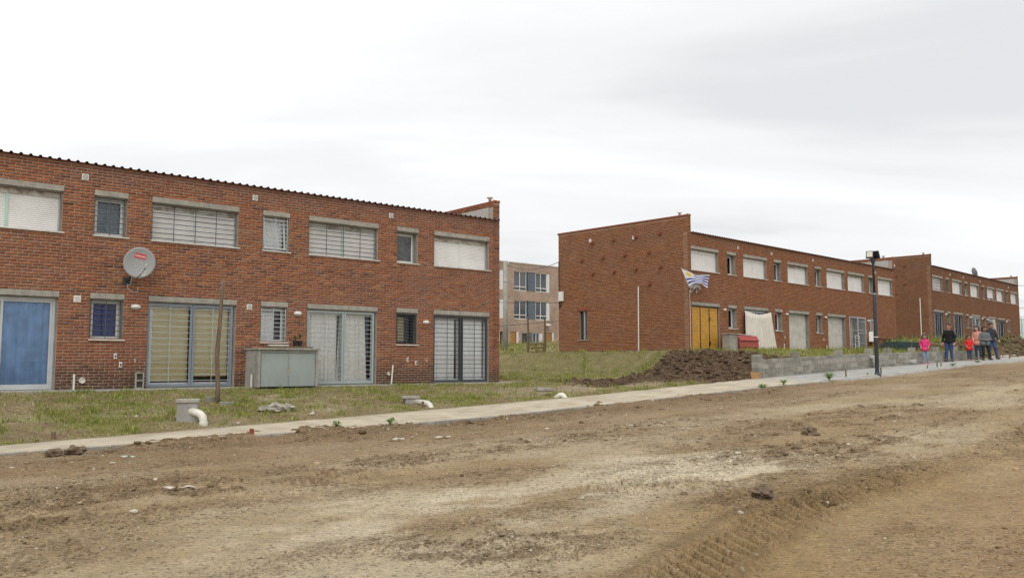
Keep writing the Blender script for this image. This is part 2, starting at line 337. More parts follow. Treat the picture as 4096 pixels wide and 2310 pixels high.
def zf(a):      # front edge of the pavement
    return np.interp(a, [-60,-20,-15.5,-13.1,-9.4,-5.7,.4,4.5,11.2,20.7,40,80], [-.05,.1,.205,.245,.33,.44,.72,.92,1.2,1.66,2.24,3.15])
def of(a):      # offset of the pavement's front edge
    return np.interp(a, [-60,-16,-12,-8,0,12,20,80], [6.3,6.3,6.5,6.85,7.0,7.45,7.2,7.2])
def edge_a(o):
    return np.interp(o, [-60,-2.3,5], [8.4,11.75,7.6])
def terrain(a, o):
    """lawn, bank, plateau: everything behind the pavement (o < 5)"""
    zb = zs(a)-.03
    tgt = np.interp(a, [-20,0,8], [.955,.975,1.12])
    t = np.clip((5-o)/4.3, 0, 1)
    low = zb + (tgt-zb)*t**.85
    low = low + np.clip(-8-o, 0, 60)*.03
    P = np.interp(a, [6,25,33,41,70,110], [2.12,2.2,2.6,3.2,3.3,3.6]) + np.clip(-12-o, 0, 60)*.03
    d0 = np.interp(a, [6,12,18,24.5,26.5,110], [.42,.27,.12,.06,0,0]); dd = np.where(a > 25.5, P-zb, d0)
    f = sstep(5.0, .8, o)
    P = P-(1-f)*dd
    e = a-edge_a(o)
    S = sstep(-3.9, .1, e); S = S*.35+.65*sstep(-2.4, -.5, e)
    fw = sstep(8.1, 7.0, a); S = S*(1-fw*(1-sstep(5.1, 2.7, o)))
    z = low+(P-low)*S
    z = np.where(P < low, np.maximum(P, low), z)
    # spoil heap in front of the second row
    for (ma, mo, h, ra, ro) in ((10.9,.2,-.16,1.8,1.4),(9.4,2.2,-.10,1.4,1.3),(7.6,1.2,.12,1.0,1.3),(33,2.5,.35,2.5,1.4),(39,3.0,.4,2.5,1.2)):
        z = z+h*np.exp(-((a-ma)/ra)**2-((o-mo)/ro)**2)
    z = np.where((o > 4.86) & (a > 7.4) & (a < 25.2), np.minimum(z, zs(a)-.04), z)     # cut behind the block wall
    z = np.where(o > 4.9, np.minimum(z, zs(a)+.02), z)
    return z
def dirt_mask(a, o):
    e = a-edge_a(o)
    m = sstep(-3.9,-2.2,e)*sstep(3.2,.8,e)*sstep(-2.2,-.6,o)
    m = np.maximum(m, sstep(.2,2.5,a)*sstep(9,7.5,a)*sstep(.2,1.0,o)*sstep(4.0,2.9,o)*.95)
    m = np.maximum(m, sstep(-4.2,-3.4,e)*sstep(-2.0,-2.9,e)*sstep(-6,-1,o)*.5)
    m = np.maximum(m, sstep(26,29,a)*sstep(-4,0,o)*.65)
    return m
def pave_z(a, o):
    t = np.clip((o-5)/(of(a)-5), 0, 1.0); return zs(a)*(1-t)+zf(a)*t
def road_base(a, o):
    return zf(a)-.075-.012*np.clip(o-7, 0, 6)*np.clip((20-o)/14, 0, 1)
def ground_z(a, o):
    a = np.asarray(a, float); o = np.asarray(o, float)
    return np.where(o < 5, terrain(a, o), np.where(o < of(a), pave_z(a, o), road_base(a, o)))
# ------------------------------------------------------------------ dirt road
def spaced(stops):
    out = []
    for (x0, x1, d) in stops: out.append(np.arange(x0, x1-1e-6, d))
    return np.concatenate(out+[[stops[-1][1]]])
def seg_coord(a, o, p, q):
    """distance along and across the line p-q"""
    d = np.array(q)-np.array(p); L = np.hypot(*d); d = d/L
    s_ = (a-p[0])*d[0]+(o-p[1])*d[1]; w_ = -(a-p[0])*d[1]+(o-p[1])*d[0]
    return s_, w_, L
TRACKS = [((-15.6, 18.55), (-6.6, 16.75), .30, 1.5, .18), ((-16.5, 21.3), (-5, 19.2), .28, .35, .17),
          ((-18, 11.6), (4, 10.2), .26, .45, .14), ((-19, 13.6), (-11.5, 12.4), .24, .6, .11), ((-11.4, 15.1), (-9.4, 15.9), .42, 1.0, .13), ((-13.6, 12.2), (-10.6, 11.6), .3, .9, .15), ((-6, 15.6), (9, 13.6), .28, .4, .15), ((-4, 17), (14, 14.4), .28, .35, .15)]
def track_sw(k, a, o):
    p, q = TRACKS[k][:2]; s_, w_, L = seg_coord(a, o, p, q)
    if k == 0: s_ = a-p[0]; w_ = o-(17.6-.215*(a+11)+.040*np.clip(a+11, -5, 5)**2)
    else: w_ = w_ + .10*np.sin(s_*.55+p[0])+.04*np.sin(s_*1.7)
    return s_, w_, L
def rough_mask(a, o):
    n = .5*fbm(a*.55, o*.9, 11, 4)+.5*fbm(a*.22, (o+.05*a)*1.5, 12, 4); m = sstep(.44, .68, n)*.62
    k = o-of(a)
    m = np.maximum(m, sstep(2.4, .6, k)*sstep(.36, .56, fbm(a*.8, o*1.6, 21, 4))*sstep(9, 3, a))
    def blob(ca, co, ra, ro, lo=.40, sd=31): return sstep(1.3, .45, np.hypot((a-ca)/ra, (o-co)/ro))*sstep(lo, lo+.16, fbm(a*1.4, o*2.2, sd, 4))
    m = np.maximum(m, blob(-6.3, 15.2, 3.2, 1.5)); m = np.maximum(m, blob(-15.5, 12.0, 3.0, 2.0)); m = np.maximum(m, blob(-10.2, 17.0, 1.2, .7, .35)); m = np.maximum(m, blob(-14, 16.7, 1.8, 1.2, .45)); m = np.maximum(m, blob(-9.5, 11.2, 5, .8, .42)); m = np.maximum(m, blob(-2, 13.2, 5, 1.3, .44))
    return m
def road_h(a, o):
    h = road_base(a, o) + .07*(fbm(a*.35, o*.35, 3, 3)-.5) + .035*(fbm(a*1.3, o*1.7, 5, 3)-.5)
    rm = rough_mask(a, o)
    cl = fbm(a*6.5, o*6.5, 7, 4, .6)
    h = h + rm*(.10*np.clip(cl-.47, 0, 1)*1.7 + .010) + .030*(fbm(a*8, o*8, 9, 4, .62)-.5)*(1-.55*sstep(17.2, 18.6, o)*sstep(-14, -12, a))
    k = o-of(a); h = h + .05*sstep(1.6, .2, k)*sstep(.45, .7, fbm(a*1.2, o*2.0, 41, 3))*sstep(12, 6, a)
    for k_, (p, q, w, amt, lug) in enumerate(TRACKS):
        s_, w_, L = track_sw(k_, a, o)
        on = sstep(-.3, .6, s_)*sstep(L+.3, L-.6, s_)*amt*(.45+.9*vnoise(s_*.9, w_*.2, 77))
        rut = sstep(w*1.05, w*.75, np.abs(w_)); lip = np.exp(-((np.abs(w_)-w*1.25)/(.07))**2)
        tread = np.clip(np.sin(2*np.pi*(s_+.7*w_)/lug)*1.6, -1, 1)
        h = h + on*(-.035*rut + .055*lip*(.6+.5*np.sign(w_))*(.3+1.2*fbm(a*6, o*6, 13, 3)) + rut*tread*.026)
    return h
def lerp(c, d, t): return c*(1-t[:, None])+np.array(d)*t[:, None]
def road_col(a, o):
    n = fbm(a*.45, o*.7, 51, 5); c = np.tile(np.array((.365, .290, .192)), (len(a), 1))
    c = lerp(c, (.43, .36, .26), sstep(.45, .68, n)); c = lerp(c, (.31, .235, .148), sstep(.5, .3, n)*.8)
    def blob(ca, co, ra, ro, lo, hi, sd): return sstep(1.25, .35, np.hypot((a-ca)/ra, (o-co)/ro))*sstep(lo, hi, fbm(a*.9, o*1.6, sd, 5))
    for (ca, co, ra, ro, amt) in ((-8.9, 14.9, 2.2, 1.7, .95), (-12.5, 15.2, 3.0, 1.7, .75), (-13.0, 17.2, 1.8, 1.1, .7), (-4, 11.2, 6, 1.2, .35), (-16, 17.5, 2, 1.5, .5), (4, 10, 8, 1.3, .3)):
        c = lerp(c, (.60, .545, .44), blob(ca, co, ra, ro, .34, .60, 61)*amt)
    red = sstep(16.9, 19.6, o+.10*(a+10)+1.4*(fbm(a*.5, o*.5, 71, 3)-.5))*sstep(-14.5, -11, a)
    c = lerp(c, (.35, .232, .135), red*(.45+.5*fbm(a*.6, o*.6, 73, 3)))
    yel = sstep(16.0, 17.6, o)*sstep(-15.5, -12, a)*(1-red); c = lerp(c, (.305, .215, .105), yel*.75)
    c = lerp(c, (.155, .103, .062), rough_mask(a, o)*(.12+.5*sstep(.38, .62, fbm(a*4.5, o*7.5, 87, 4))))
    k = o-of(a); c = lerp(c, (.19, .13, .083), sstep(2.4, .4, k)*.55*sstep(9, 2, a))
    s_, w_, L = track_sw(0, a, o); on = sstep(-.5, .8, s_)*sstep(L+.2, L-1.5, s_)
    c = lerp(c, (.25, .178, .10), sstep(.6, .2, np.abs(w_))*.4*on); c = lerp(c, (.135, .090, .052), np.exp(-((w_-.37)/.075)**2)*on*(.2+.45*fbm(a*5, o*5, 89, 3))); c = lerp(c, (.16, .11, .062), np.exp(-((w_+.40)/.10)**2)*on*.5)
    c = lerp(c, (.235, .170, .108), sstep(13.5, 8.5, o+.12*(a+8)*0)*(.35+.45*fbm(a*.3, o*1.3, 97, 4)))
    far = sstep(24, 60, a)
    c = lerp(c, (.36, .30, .22), far*.6)
    return np.clip(c*(.9+.2*fbm(a*3.1, o*3.1, 81, 4))[:, None]*np.array((1.12, 1.07, .96)), .01, .8)
th = np.concatenate([np.arange(-180, -48, 5), np.arange(-48, 48, .118), np.arange(48, 181, 5)])
rr = np.concatenate([[.4, 1.2, 2.2, 3.2], np.geomspace(4.2, 19.9, 560), np.geomspace(20, 46, 130), np.geomspace(49, 900, 34)])
TH, RR = np.meshgrid(np.radians(th), rr); X = (RR*np.sin(TH)).ravel(); Y = (RR*np.cos(TH)).ravel()
a_, o_ = to_ao(X, Y); nr, nc = RR.shape
Zr = road_h(a_, np.maximum(o_, 4)); cr = road_col(a_, o_)
ii, jj = np.meshgrid(np.arange(nr-1), np.arange(nc-1), indexing='ij'); i0 = (ii*nc+jj).ravel()
Q = np.stack([i0, i0+nc, i0+nc+1, i0+1], 1)
keep = (o_[Q] > of(a_)[Q]-.75).all(1) & (np.abs(a_[Q]) < 800).all(1)
Q = Q[keep]
used = np.unique(Q); remap = np.full(len(X), -1); remap[used] = np.arange(len(used))
road = struct(np_mesh('dirt_road', np.stack([X, Y, Zr], 1)[used], remap[Q], 'dirt_road', cr[used], smooth=True))
at_ = road.data.attributes.new('Rough', 'FLOAT', 'POINT'); at_.data.foreach_set('value', rough_mask(a_, o_)[used].astype(np.float32))

# clods and stones lying on the road (countless): one mesh
ICO = None
def ico():
    bm = bmesh.new(); bmesh.ops.create_icosphere(bm, subdivisions=1, radius=1); bm.verts.index_update()
    v = np.array([v.co[:] for v in bm.verts]); f = np.array([[q.index for q in t.verts] for t in bm.faces]); bm.free(); return v, f
def ico0():
    p = (1+5**.5)/2
    v = np.array([(-1,p,0),(1,p,0),(-1,-p,0),(1,-p,0),(0,-1,p),(0,1,p),(0,-1,-p),(0,1,-p),(p,0,-1),(p,0,1),(-p,0,-1),(-p,0,1)])/math.hypot(1, p)
    f = np.array([(0,11,5),(0,5,1),(0,1,7),(0,7,10),(0,10,11),(1,5,9),(5,11,4),(11,10,2),(10,7,6),(7,1,8),(3,9,4),(3,4,2),(3,2,6),(3,6,8),(3,8,9),(4,9,5),(2,4,11),(6,2,10),(8,6,7),(9,8,1)])
    return v, f
def octa():
    v = np.array([(1,0,0),(-1,0,0),(0,1,0),(0,-1,0),(0,0,1),(0,0,-1)], float); f = np.array([(0,2,4),(2,1,4),(1,3,4),(3,0,4),(2,0,5),(1,2,5),(3,1,5),(0,3,5)]); return v, f
def scatter_stones(name, x, y, z, r, col, mat, squash=.62, parent=None, base=ico0):
    v0, f0 = base(); n = len(x); k = len(v0)
    rot = rng.uniform(0, 2*np.pi, n); V = v0[None]*(1+rng.uniform(-.3, .3, (n, k, 1)))
    sc = np.stack([r*rng.uniform(.75, 1.45, n), r*rng.uniform(.75, 1.2, n), r*squash*rng.uniform(.7, 1.2, n)], 1)
    V = V*sc[:, None, :]; c, s_ = np.cos(rot)[:, None], np.sin(rot)[:, None]
    V = np.stack([V[:, :, 0]*c-V[:, :, 1]*s_, V[:, :, 0]*s_+V[:, :, 1]*c, V[:, :, 2]], 2)
    V = V+np.stack([x, y, z+r*squash*.35], 1)[:, None, :]
    Fc = (f0[None]+(np.arange(n)*k)[:, None, None]).reshape(-1, 3)
    return struct(np_mesh(name, V.reshape(-1, 3), None, mat, np.repeat(col, k, 0), tris=Fc, parent=parent), 'stuff')
def road_stones(name, label, N, base, mu, sg, lo, hi, p0, pale_p, rmk):
    t_ = rng.uniform(-44, 44, N); r_ = np.exp(rng.uniform(math.log(4.6), math.log(36), N))
    x = r_*np.sin(np.radians(t_)); y = r_*np.cos(np.radians(t_)); a_, o_ = to_ao(x, y)
    rm = rough_mask(a_, o_)*(.3+.7*sstep(.36, .6, fbm(a_*4.5, o_*7.5, 87, 4))); p = p0+(1-p0)*rm; p = p*np.where(o_ > of(a_)+.04, 1, 0)*sstep(32, 24, a_)
    p = np.where((o_+.10*(a_+10) > 18.0) & (a_ > -13.5), p*.4, p)
    k_ = rng.uniform(0, 1, N) < p; x, y, a_, o_, rm, r_ = [q[k_] for q in (x, y, a_, o_, rm, r_)]
    sz = np.clip(np.exp(rng.normal(mu, sg, len(x))), lo, hi)*(1+rmk*rm)*np.clip(r_/9, .8, 1.7)
    colr = road_col(a_, o_)*rng.uniform(.42, 1.2, len(x))[:, None]
    pale = rng.uniform(0, 1, len(x)) < pale_p*(1-rm)+.03; colr[pale] = np.array((.50, .455, .37))*rng.uniform(.75, 1.25, (pale.sum(), 1)); sz[pale] *= .85
    scatter_stones(name, x, y, road_h(a_, o_)-sz*.15, sz, np.clip(colr, .02, .75), 'clod', base=base)['label'] = label
road_stones('road_grit', 'fine crumbs, grit and pebbles strewn over the dirt road', 150000, octa, -5.1, .4, .004, .016, .36, .12, .5)
road_stones('road_clods', 'loose larger clods and stones lying on the dirt road', 22000, ico0, -4.35, .42, .01, .04, .03, .10, .45)

# ------------------------------------------------------------------ pavement and kerb
aa = spaced([(-60, -18, 1.5), (-18, 30, .12), (30, 110, .8)]); ts = np.linspace(0, 1, 9)
rag = .05*(fbm(aa*1.3, aa*0, 91, 4)-.5)*2*np.interp(aa, [-60, -4, 0, 8, 30], [.5, .5, 2.2, 2.2, 1]); ragf = .03*(fbm(aa*1.7, aa*0, 93, 4)-.5)*2
Vp = []; cp = []
for i, a0 in enumerate(aa):
    ob = 5.0+rag[i]; oe = float(of(a0))+ragf[i]; row = []
    for t in ts:
        o0 = ob+(oe-ob)*t; z = float(pave_z(a0, o0))+.006*(float(vnoise(np.array(a0*2.0), np.array(o0*2.0), 5))-.5); row.append((o0, z))
    row = [(ob-.01, row[0][1]-.22)]+row+[(oe+.01, row[-1][1]-.22)]
    g = float(np.interp(a0, [6.0, 8.5, 26, 30], [0, 1, 1, .15]))
    for o0, z in row:
        xx, yy = to_xy(a0, o0); Vp.append((xx, yy, z)); gg = np.clip(g+.5*(float(fbm(np.array(a0*.8), np.array(o0*1.2), 95, 3))-.5)*(1 if .02 < g < .98 else .2), 0, 1); cp.append((gg, gg, gg))
nc = len(ts)+2; n_ = len(aa); ii, jj = np.meshgrid(np.arange(n_-1), np.arange(nc-1), indexing='ij'); i0 = (ii*nc+jj).ravel()
pave = struct(np_mesh('pavement', Vp, np.stack([i0, i0+1, i0+nc+1, i0+nc], 1), 'pavement', np.array(cp)))
a0 = -17.0; kerb_n = 0
while a0 < 7.5:
    L = .385; o0 = float(of(a0+L/2)); z = float(zf(a0+L/2)); x0, y0 = to_xy(a0, float(of(a0))+.035); x1, y1 = to_xy(a0+L, float(of(a0+L))+.035)
    ang = math.atan2(y1-y0, x1-x0); T = Matrix.Translation(((x0+x1)/2, (y0+y1)/2, z-.012+random.uniform(-.006, .004))) @ Matrix.Rotation(ang+random.uniform(-.02, .02), 4, 'Z') @ Matrix.Rotation(-math.asin(max(-.2, min(.2, (float(zf(a0+L))-float(zf(a0)))/L))), 4, 'Y')
    MB().bbox(-L/2+.006, L/2-.006, -.045, .035, -.2, 0, .008, T).build('kerb_block', 'kerb_stone', pave); a0 += .4

# ------------------------------------------------------------------ lawn, bank, plateau
ga = spaced([(-500, -60, 40), (-60, -18, 2), (-18, 30, .11), (30, 62, .3), (62, 100, 2), (100, 700, 50)])
go = spaced([(-700, -100, 60), (-100, -40, 5), (-40, -8, .5), (-8, 5.1, .1)])
GA, GO = np.meshgrid(ga, go); a_ = GA.ravel(); o_ = GO.ravel(); dm = dirt_mask(a_, o_)
dn = sstep(.35, .65, dm+.5*(fbm(a_*1.6, o_*1.6, 101, 4)-.5))
def lawn_h(a, o):
    dm = dirt_mask(a, o); near = sstep(5.05, 4.6, o)*sstep(0, .8, np.where(a < .3, o, 9)) 
    z = terrain(a, o)
    z = z+near*(.05*(fbm(a*.8, o*.8, 103, 3)-.5)+.03*(fbm(a*3, o*3, 105, 3)-.5))
    e = a-edge_a(o); bank = sstep(-4.5, -2.5, e)*sstep(.4, -.6, e)
    z = z+bank*(.30*(fbm(a*1.5, o*1.1, 107, 4)-.5)+.16*np.clip(fbm(a*4, o*4, 108, 3)-.45, 0, 1))
    z = z+dm*near*(.42*np.clip(fbm(a*3.2, o*3.2, 109, 4, .6)-.5, -.2, 1)+.24*(fbm(a*.9, o*.9, 111, 3)-.5))
    return z
Zl = lawn_h(a_, o_)
# keep under the slabs of the house rows
n = fbm(a_*.7, o_*.9, 121, 4); c = np.tile(np.array((.255, .205, .115)), (len(a_), 1))
c = lerp(c, (.19, .18, .060), sstep(.42, .60, n)*.8); c = lerp(c, (.36, .30, .20), sstep(.60, .74, fbm(a_*.6, o_*.9, 123, 4))*.8); c = lerp(c, (.20, .145, .085), sstep(.54, .66, fbm(a_*1.9, o_*2.4, 127, 4))*.75)
bare = sstep(1.3, .4, np.hypot((a_-.5)/4.5, (o_-3.2)/1.1)); c = lerp(c, (.33, .27, .185), bare*.75)
bare2 = sstep(.9, .55, o_)*sstep(-1, 0, o_)*sstep(1, -1, a_); c = lerp(c, (.20, .145, .085), bare2*.6)
c = lerp(c, (.112, .075, .047), dn); e = a_-edge_a(o_)
c = lerp(c, (.19, .165, .075), sstep(-4.2, -2.8, e)*sstep(0, -.8, e)*(1-dn)*.8)
c = c*(.8+.4*fbm(a_*5, o_*5, 125, 3))[:, None]
xx, yy = to_xy(a_, o_); nr, nc = GA.shape; ii, jj = np.meshgrid(np.arange(nr-1), np.arange(nc-1), indexing='ij'); i0 = (ii*nc+jj).ravel()
ground = struct(np_mesh('ground', np.stack([xx, yy, Zl], 1), np.stack([i0, i0+1, i0+nc+1, i0+nc], 1), 'soil', np.clip(c, .01, .7), smooth=True))

# clods of the spoil heap
N = 34000; a_ = rng.uniform(.5, 14.5, N); o_ = rng.uniform(-2, 4.85, N); k_ = rng.uniform(0, 1, N) < np.clip(dirt_mask(a_, o_)-.15, 0, 1)
a_, o_ = a_[k_], o_[k_]; e = a_-edge_a(o_); x, y = to_xy(a_, o_); sz = np.clip(np.exp(rng.normal(-4.1, .8, len(a_))), .008, .11)*np.where(e > -3.4, 1, .6)
col_ = np.array((.115, .078, .050))*rng.uniform(.45, 1.7, (len(a_), 1))
scatter_stones('spoil_heap_clods', x, y, lawn_h(a_, o_), sz, col_, 'clod', .7)['label'] = 'dark clods of dug soil heaped beside the block wall'
N = 2500; a_ = rng.uniform(27, 44, N); o_ = rng.uniform(-2, 4.8, N); x, y = to_xy(a_, o_); sz = np.clip(np.exp(rng.normal(-3.1, .6, N)), .015, .2)
scatter_stones('bank_rubble', x, y, lawn_h(a_, o_), sz, np.array((.15, .105, .068))*rng.uniform(.5, 1.6, (N, 1)), 'clod', .7)['label'] = 'rubble and clods on the earth bank below the farthest house row'

# ------------------------------------------------------------------ grass
def grass(name, label, regions, hmin, hmax, wid, green=.5, tall=None, clump=.45):
    A_, O_ = [], []
    for (a0, a1, o0, o1, dens) in regions:
        n = int((a1-a0)*(o1-o0)*dens); A_.append(rng.uniform(a0, a1, n)); O_.append(rng.uniform(o0, o1, n))
    a, o = np.concatenate(A_), np.concatenate(O_)
    g = fbm(a*.7, o*.9, 121, 4); gf = fbm(a*2.6, o*2.6, 131, 3)
    bare = sstep(1.3, .4, np.hypot((a-.5)/4.5, (o-3.2)/1.1))
    p = np.clip(.25+clump*2.2*(.6*g+.6*gf-.42), .04, 1)*(1-.65*sstep(.54, .66, fbm(a*1.9, o*2.4, 127, 4)))*(1-np.clip(dirt_mask(a, o)*1.25-.1, 0, .985))*(1-.75*bare)
    k = rng.uniform(0, 1, len(a)) < p; a, o, g, gf = a[k], o[k], g[k], gf[k]; n = len(a)
    x, y = to_xy(a, o); z = lawn_h(a, o)-.004
    tuft = sstep(.56, .70, fbm(a*3.4, o*3.4, 141, 3))
    isg = rng.uniform(0, 1, n) < np.clip(green+2.6*(.5*g+.5*gf-.49)+.35*tuft, .04, .96)
    h = rng.uniform(hmin, hmax, n)*np.where(isg, .8+1.5*tuft, 1.0); an = rng.uniform(0, 2*np.pi, n); lean = np.where(isg, rng.uniform(.15, .9, n), rng.uniform(.6, 2.6, n)); la = rng.uniform(0, 2*np.pi, n)
    w = wid*rng.uniform(.6, 1.5, n)*np.clip((28-(a+18)*0)/28, .5, 2)
    dx, dy = np.cos(an)*w, np.sin(an)*w
    tip = np.stack([x+np.cos(la)*h*lean, y+np.sin(la)*h*lean, z+h/np.sqrt(1+lean**2)*1.1], 1)
    V = np.stack([np.stack([x-dx, y-dy, z], 1), np.stack([x+dx, y+dy, z], 1), tip], 1).reshape(-1, 3)
    gc = np.where((rng.uniform(0, 1, n) < .55)[:, None], np.array((.27, .29, .060)), np.array((.17, .195, .042))); sc = np.where((rng.uniform(0, 1, n) < .5)[:, None], np.array((.47, .40, .235)), np.array((.32, .255, .14)))
    col = np.where(isg[:, None], gc, sc)*rng.uniform(.7, 1.3, (n, 1))
    ob = struct(np_mesh(name, V, None, 'grass', np.repeat(col, 3, 0), tris=np.arange(3*n).reshape(-1, 3)), 'stuff'); ob['label'] = label; return ob
grass('lawn_grass', 'short patchy green and straw grass in front of the near house row', [(-17.5, 2, .58, 4.97, 1700)], .03, .07, .0075, .42)
grass('bank_grass', 'rough grass on the low ground and bank before the gable wall', [(1.5, 12, -14, 4.95, 1000)], .02, .085, .009, .36)
grass('terrace_grass', 'grass behind the concrete block wall', [(8, 26, -2.6, 4.6, 420)], .05, .15, .012, .72)
grass('far_bank_grass', 'grass and weeds on the earth bank before the farthest house row', [(25.5, 46, -6, 4.7, 130)], .06, .28, .02, .6)
grass('verge_weeds', 'tall weeds growing at the foot of the far apartment block', [(14, 36, -39, -20, 26)], .12, .4, .03, .5)
# ------------------------------------------------------------------ brick house rows
COURSE, BLEN, JT = .0715, .232, .016
PAL = np.array([(.345, .118, .040), (.290, .098, .037), (.250, .086, .038), (.205, .075, .037), (.135, .058, .037), (.088, .045, .034), (.31, .150, .075), (.395, .155, .048)])
PW = np.array([.24, .23, .20, .14, .05, .015, .07, .06])
def lay_bricks(u0, u1, v0, v1, holes, seed=0, phase=0.0):
    out = []; n = int(round((v1-v0)/COURSE)); r = random.Random(seed)
    for k in range(n):
        vb = v0+k*COURSE; vm = vb+COURSE/2
        cuts = sorted((h[0], h[1]) for h in holes if h[2] < vm < h[3]); iv = []; cur = u0
        for a, b in cuts:
            if a > cur: iv.append((cur, a))
            cur = max(cur, b)
        if cur < u1: iv.append((cur, u1))
        off = phase+(BLEN/2 if k % 2 else 0)+r.uniform(-.012, .012)
        for (p, q) in iv:
            j = math.floor((p-off)/BLEN); x = p
            while x < q-.02:
                e = min(q, off+(j+1)*BLEN+r.uniform(-.008, .008)); j += 1
                if e-x < .055 and e < q: continue
                if q-e < .045: e = q
                g = JT/2; a = x+(g if x > p else 0); b = e-(g if e < q else 0)
                if b-a > .02: out.append((a, b, vb+JT/2+r.uniform(-.002, .002), vb+COURSE-JT/2+r.uniform(-.002, .002)))
                x = e
    return out
def brick_cols(rects, seed, tone, damp, flat=0.0):
    r = np.random.default_rng(seed); uv = np.array([((q[0]+q[1])/2, (q[2]+q[3])/2) for q in rects])
    c = PAL[r.choice(len(PAL), len(rects), p=PW/PW.sum())]*r.uniform(.8, 1.2, (len(rects), 1))
    dull = sstep(.5, .72, fbm(uv[:, 0]*.5, uv[:, 1]*.9, seed+3, 3)); c = lerp(c, (.24, .10, .065), dull*.45)
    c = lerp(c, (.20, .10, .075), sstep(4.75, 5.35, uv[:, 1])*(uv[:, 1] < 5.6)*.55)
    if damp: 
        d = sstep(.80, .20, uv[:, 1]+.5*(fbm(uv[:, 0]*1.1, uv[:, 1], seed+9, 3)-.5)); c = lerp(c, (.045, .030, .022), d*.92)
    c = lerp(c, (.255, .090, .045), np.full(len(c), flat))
    return c*np.array(tone)
def brick_geo(rects, cols, mapf, seed):
    """12 vertices a brick: foot in the mortar, shoulder, worn face"""
    r = np.random.default_rng(seed); n = len(rects); q = np.array(rects); p = r.uniform(-.004, .005, n)
    V = np.zeros((n, 12, 3)); us = [0, 1, 1, 0]; vs_ = [2, 2, 3, 3]; su = np.array([1, -1, -1, 1]); sv = np.array([1, 1, -1, -1])
    for k in range(4):
        U = q[:, us[k]]; W = q[:, vs_[k]]
        V[:, k] = np.stack([U, np.full(n, .022), W], 1)
        i1 = r.uniform(.001, .004, n); V[:, 4+k] = np.stack([U+su[k]*i1, p*0+.002, W+sv[k]*i1], 1)
        i2 = r.uniform(.006, .013, n); V[:, 8+k] = np.stack([U+su[k]*i2, -.005-p+r.uniform(-.0025, .0025, n), W+sv[k]*i2*.8], 1)
    P = V.reshape(-1, 3); P = np.stack(mapf(P[:, 0], P[:, 1], P[:, 2]), 1)
    fq = []
    for k in range(4): m = (k+1) % 4; fq += [(k, m, 4+m, 4+k), (4+k, 4+m, 8+m, 8+k)]
    fq.append((8, 9, 10, 11)); Q = (np.array(fq)[None]+(np.arange(n)*12)[:, None, None]).reshape(-1, 4)
    return P, Q, np.repeat(cols, 12, 0)
def wall_mesh(name, u0, u1, v0, v1, holes, mapf, mat, parent, n0=.012, n1=.25, extra=()):
    """mortar face with openings, returns and back"""
    us = sorted(set([u0, u1]+[h for q in holes for h in q[:2] if u0 < h < u1])); vs_ = sorted(set([v0, v1]+[h for q in holes for h in q[2:4] if v0 < h < v1])); mb = MB()
    inside = lambda u, v: any(h[0] < u < h[1] and h[2] < v < h[3] for h in holes)
    P = lambda u, n, v: mapf(u, n, v)
    nu, nv = len(us)-1, len(vs_)-1; solid = [[not inside((us[i]+us[i+1])/2, (vs_[j]+vs_[j+1])/2) for j in range(nv)] for i in range(nu)]
    for i in range(nu):
        for j in range(nv):
            if not solid[i][j]: continue
            a, b, c, d = us[i], us[i+1], vs_[j], vs_[j+1]
            mb.quad(P(a, n0, c), P(b, n0, c), P(b, n0, d), P(a, n0, d)); mb.quad(P(a, n1, d), P(b, n1, d), P(b, n1, c), P(a, n1, c))
            for (ok, e0, e1) in ((i == 0 or not solid[i-1][j], (a, c), (a, d)), (i == nu-1 or not solid[i+1][j], (b, d), (b, c)), (j == 0 or not solid[i][j-1], (b, c), (a, c)), (j == nv-1 or not solid[i][j+1], (a, d), (b, d))):
                if ok: mb.quad(P(e0[0], n0, e0[1]), P(e1[0], n0, e1[1]), P(e1[0], n1, e1[1]), P(e0[0], n1, e0[1]))
    return mb.build(name, mat, parent)

# -------- pieces of openings (local frame: x along the front, y into the house, z up)
FY = .17
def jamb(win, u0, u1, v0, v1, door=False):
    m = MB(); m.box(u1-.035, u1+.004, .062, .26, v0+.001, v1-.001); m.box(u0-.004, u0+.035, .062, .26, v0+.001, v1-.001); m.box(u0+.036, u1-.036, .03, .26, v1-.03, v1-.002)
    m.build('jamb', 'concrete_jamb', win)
def lintel(b, u0, u1, v):
    m = MB(); m.bbox(u0-.005, u1+.012, -.014, .2, v, v+.135, .006); return m.build('lintel', 'concrete', b)
def sill(win, u0, u1, v):
    MB().bbox(u0-.015, u1+.055, -.045, .21, v-.032, v-.001, .004).build('sill', 'sill_marble', win)
def grille(win, u0, u1, v0, v1, nh, verts, mat, y=.04, w=.018, frame=False):
    m = MB()
    for k in range(nh): z = v0+(v1-v0)*(k+.5)/nh if not frame else v0+(v1-v0)*(k+1)/(nh+1); m.box(u0, u1, y-w/2, y+w/2, z-w/2, z+w/2)
    for t in verts: x = u0+(u1-u0)*t; m.box(x-w/2, x+w/2, y-w/2-.008, y-w/2-.001, v0, v1)
    if frame:
        for (a, b, c, d) in ((u0, u1, v0, v0+.03), (u0, u1, v1-.03, v1), (u0, u0+.03, v0+.03, v1-.03), (u1-.03, u1, v0+.03, v1-.03)): m.box(a, b, y-.016, y+.016, c, d)
    return m.build('security_grille', mat, win)
def frame_mesh(u0, u1, v0, v1, y0, y1, w, wb=None, mull=(), m=None):
    m = m or MB(); wb = wb or w
    m.box(u0, u1, y0, y1, v0, v0+wb); m.box(u0, u1, y0, y1, v1-w, v1); m.box(u0, u0+w, y0, y1, v0+wb, v1-w); m.box(u1-w, u1, y0, y1, v0+wb, v1-w)
    for x in mull: m.box(x-w/2, x+w/2, y0-.002, y1-.002, v0+wb, v1-w)
    return m
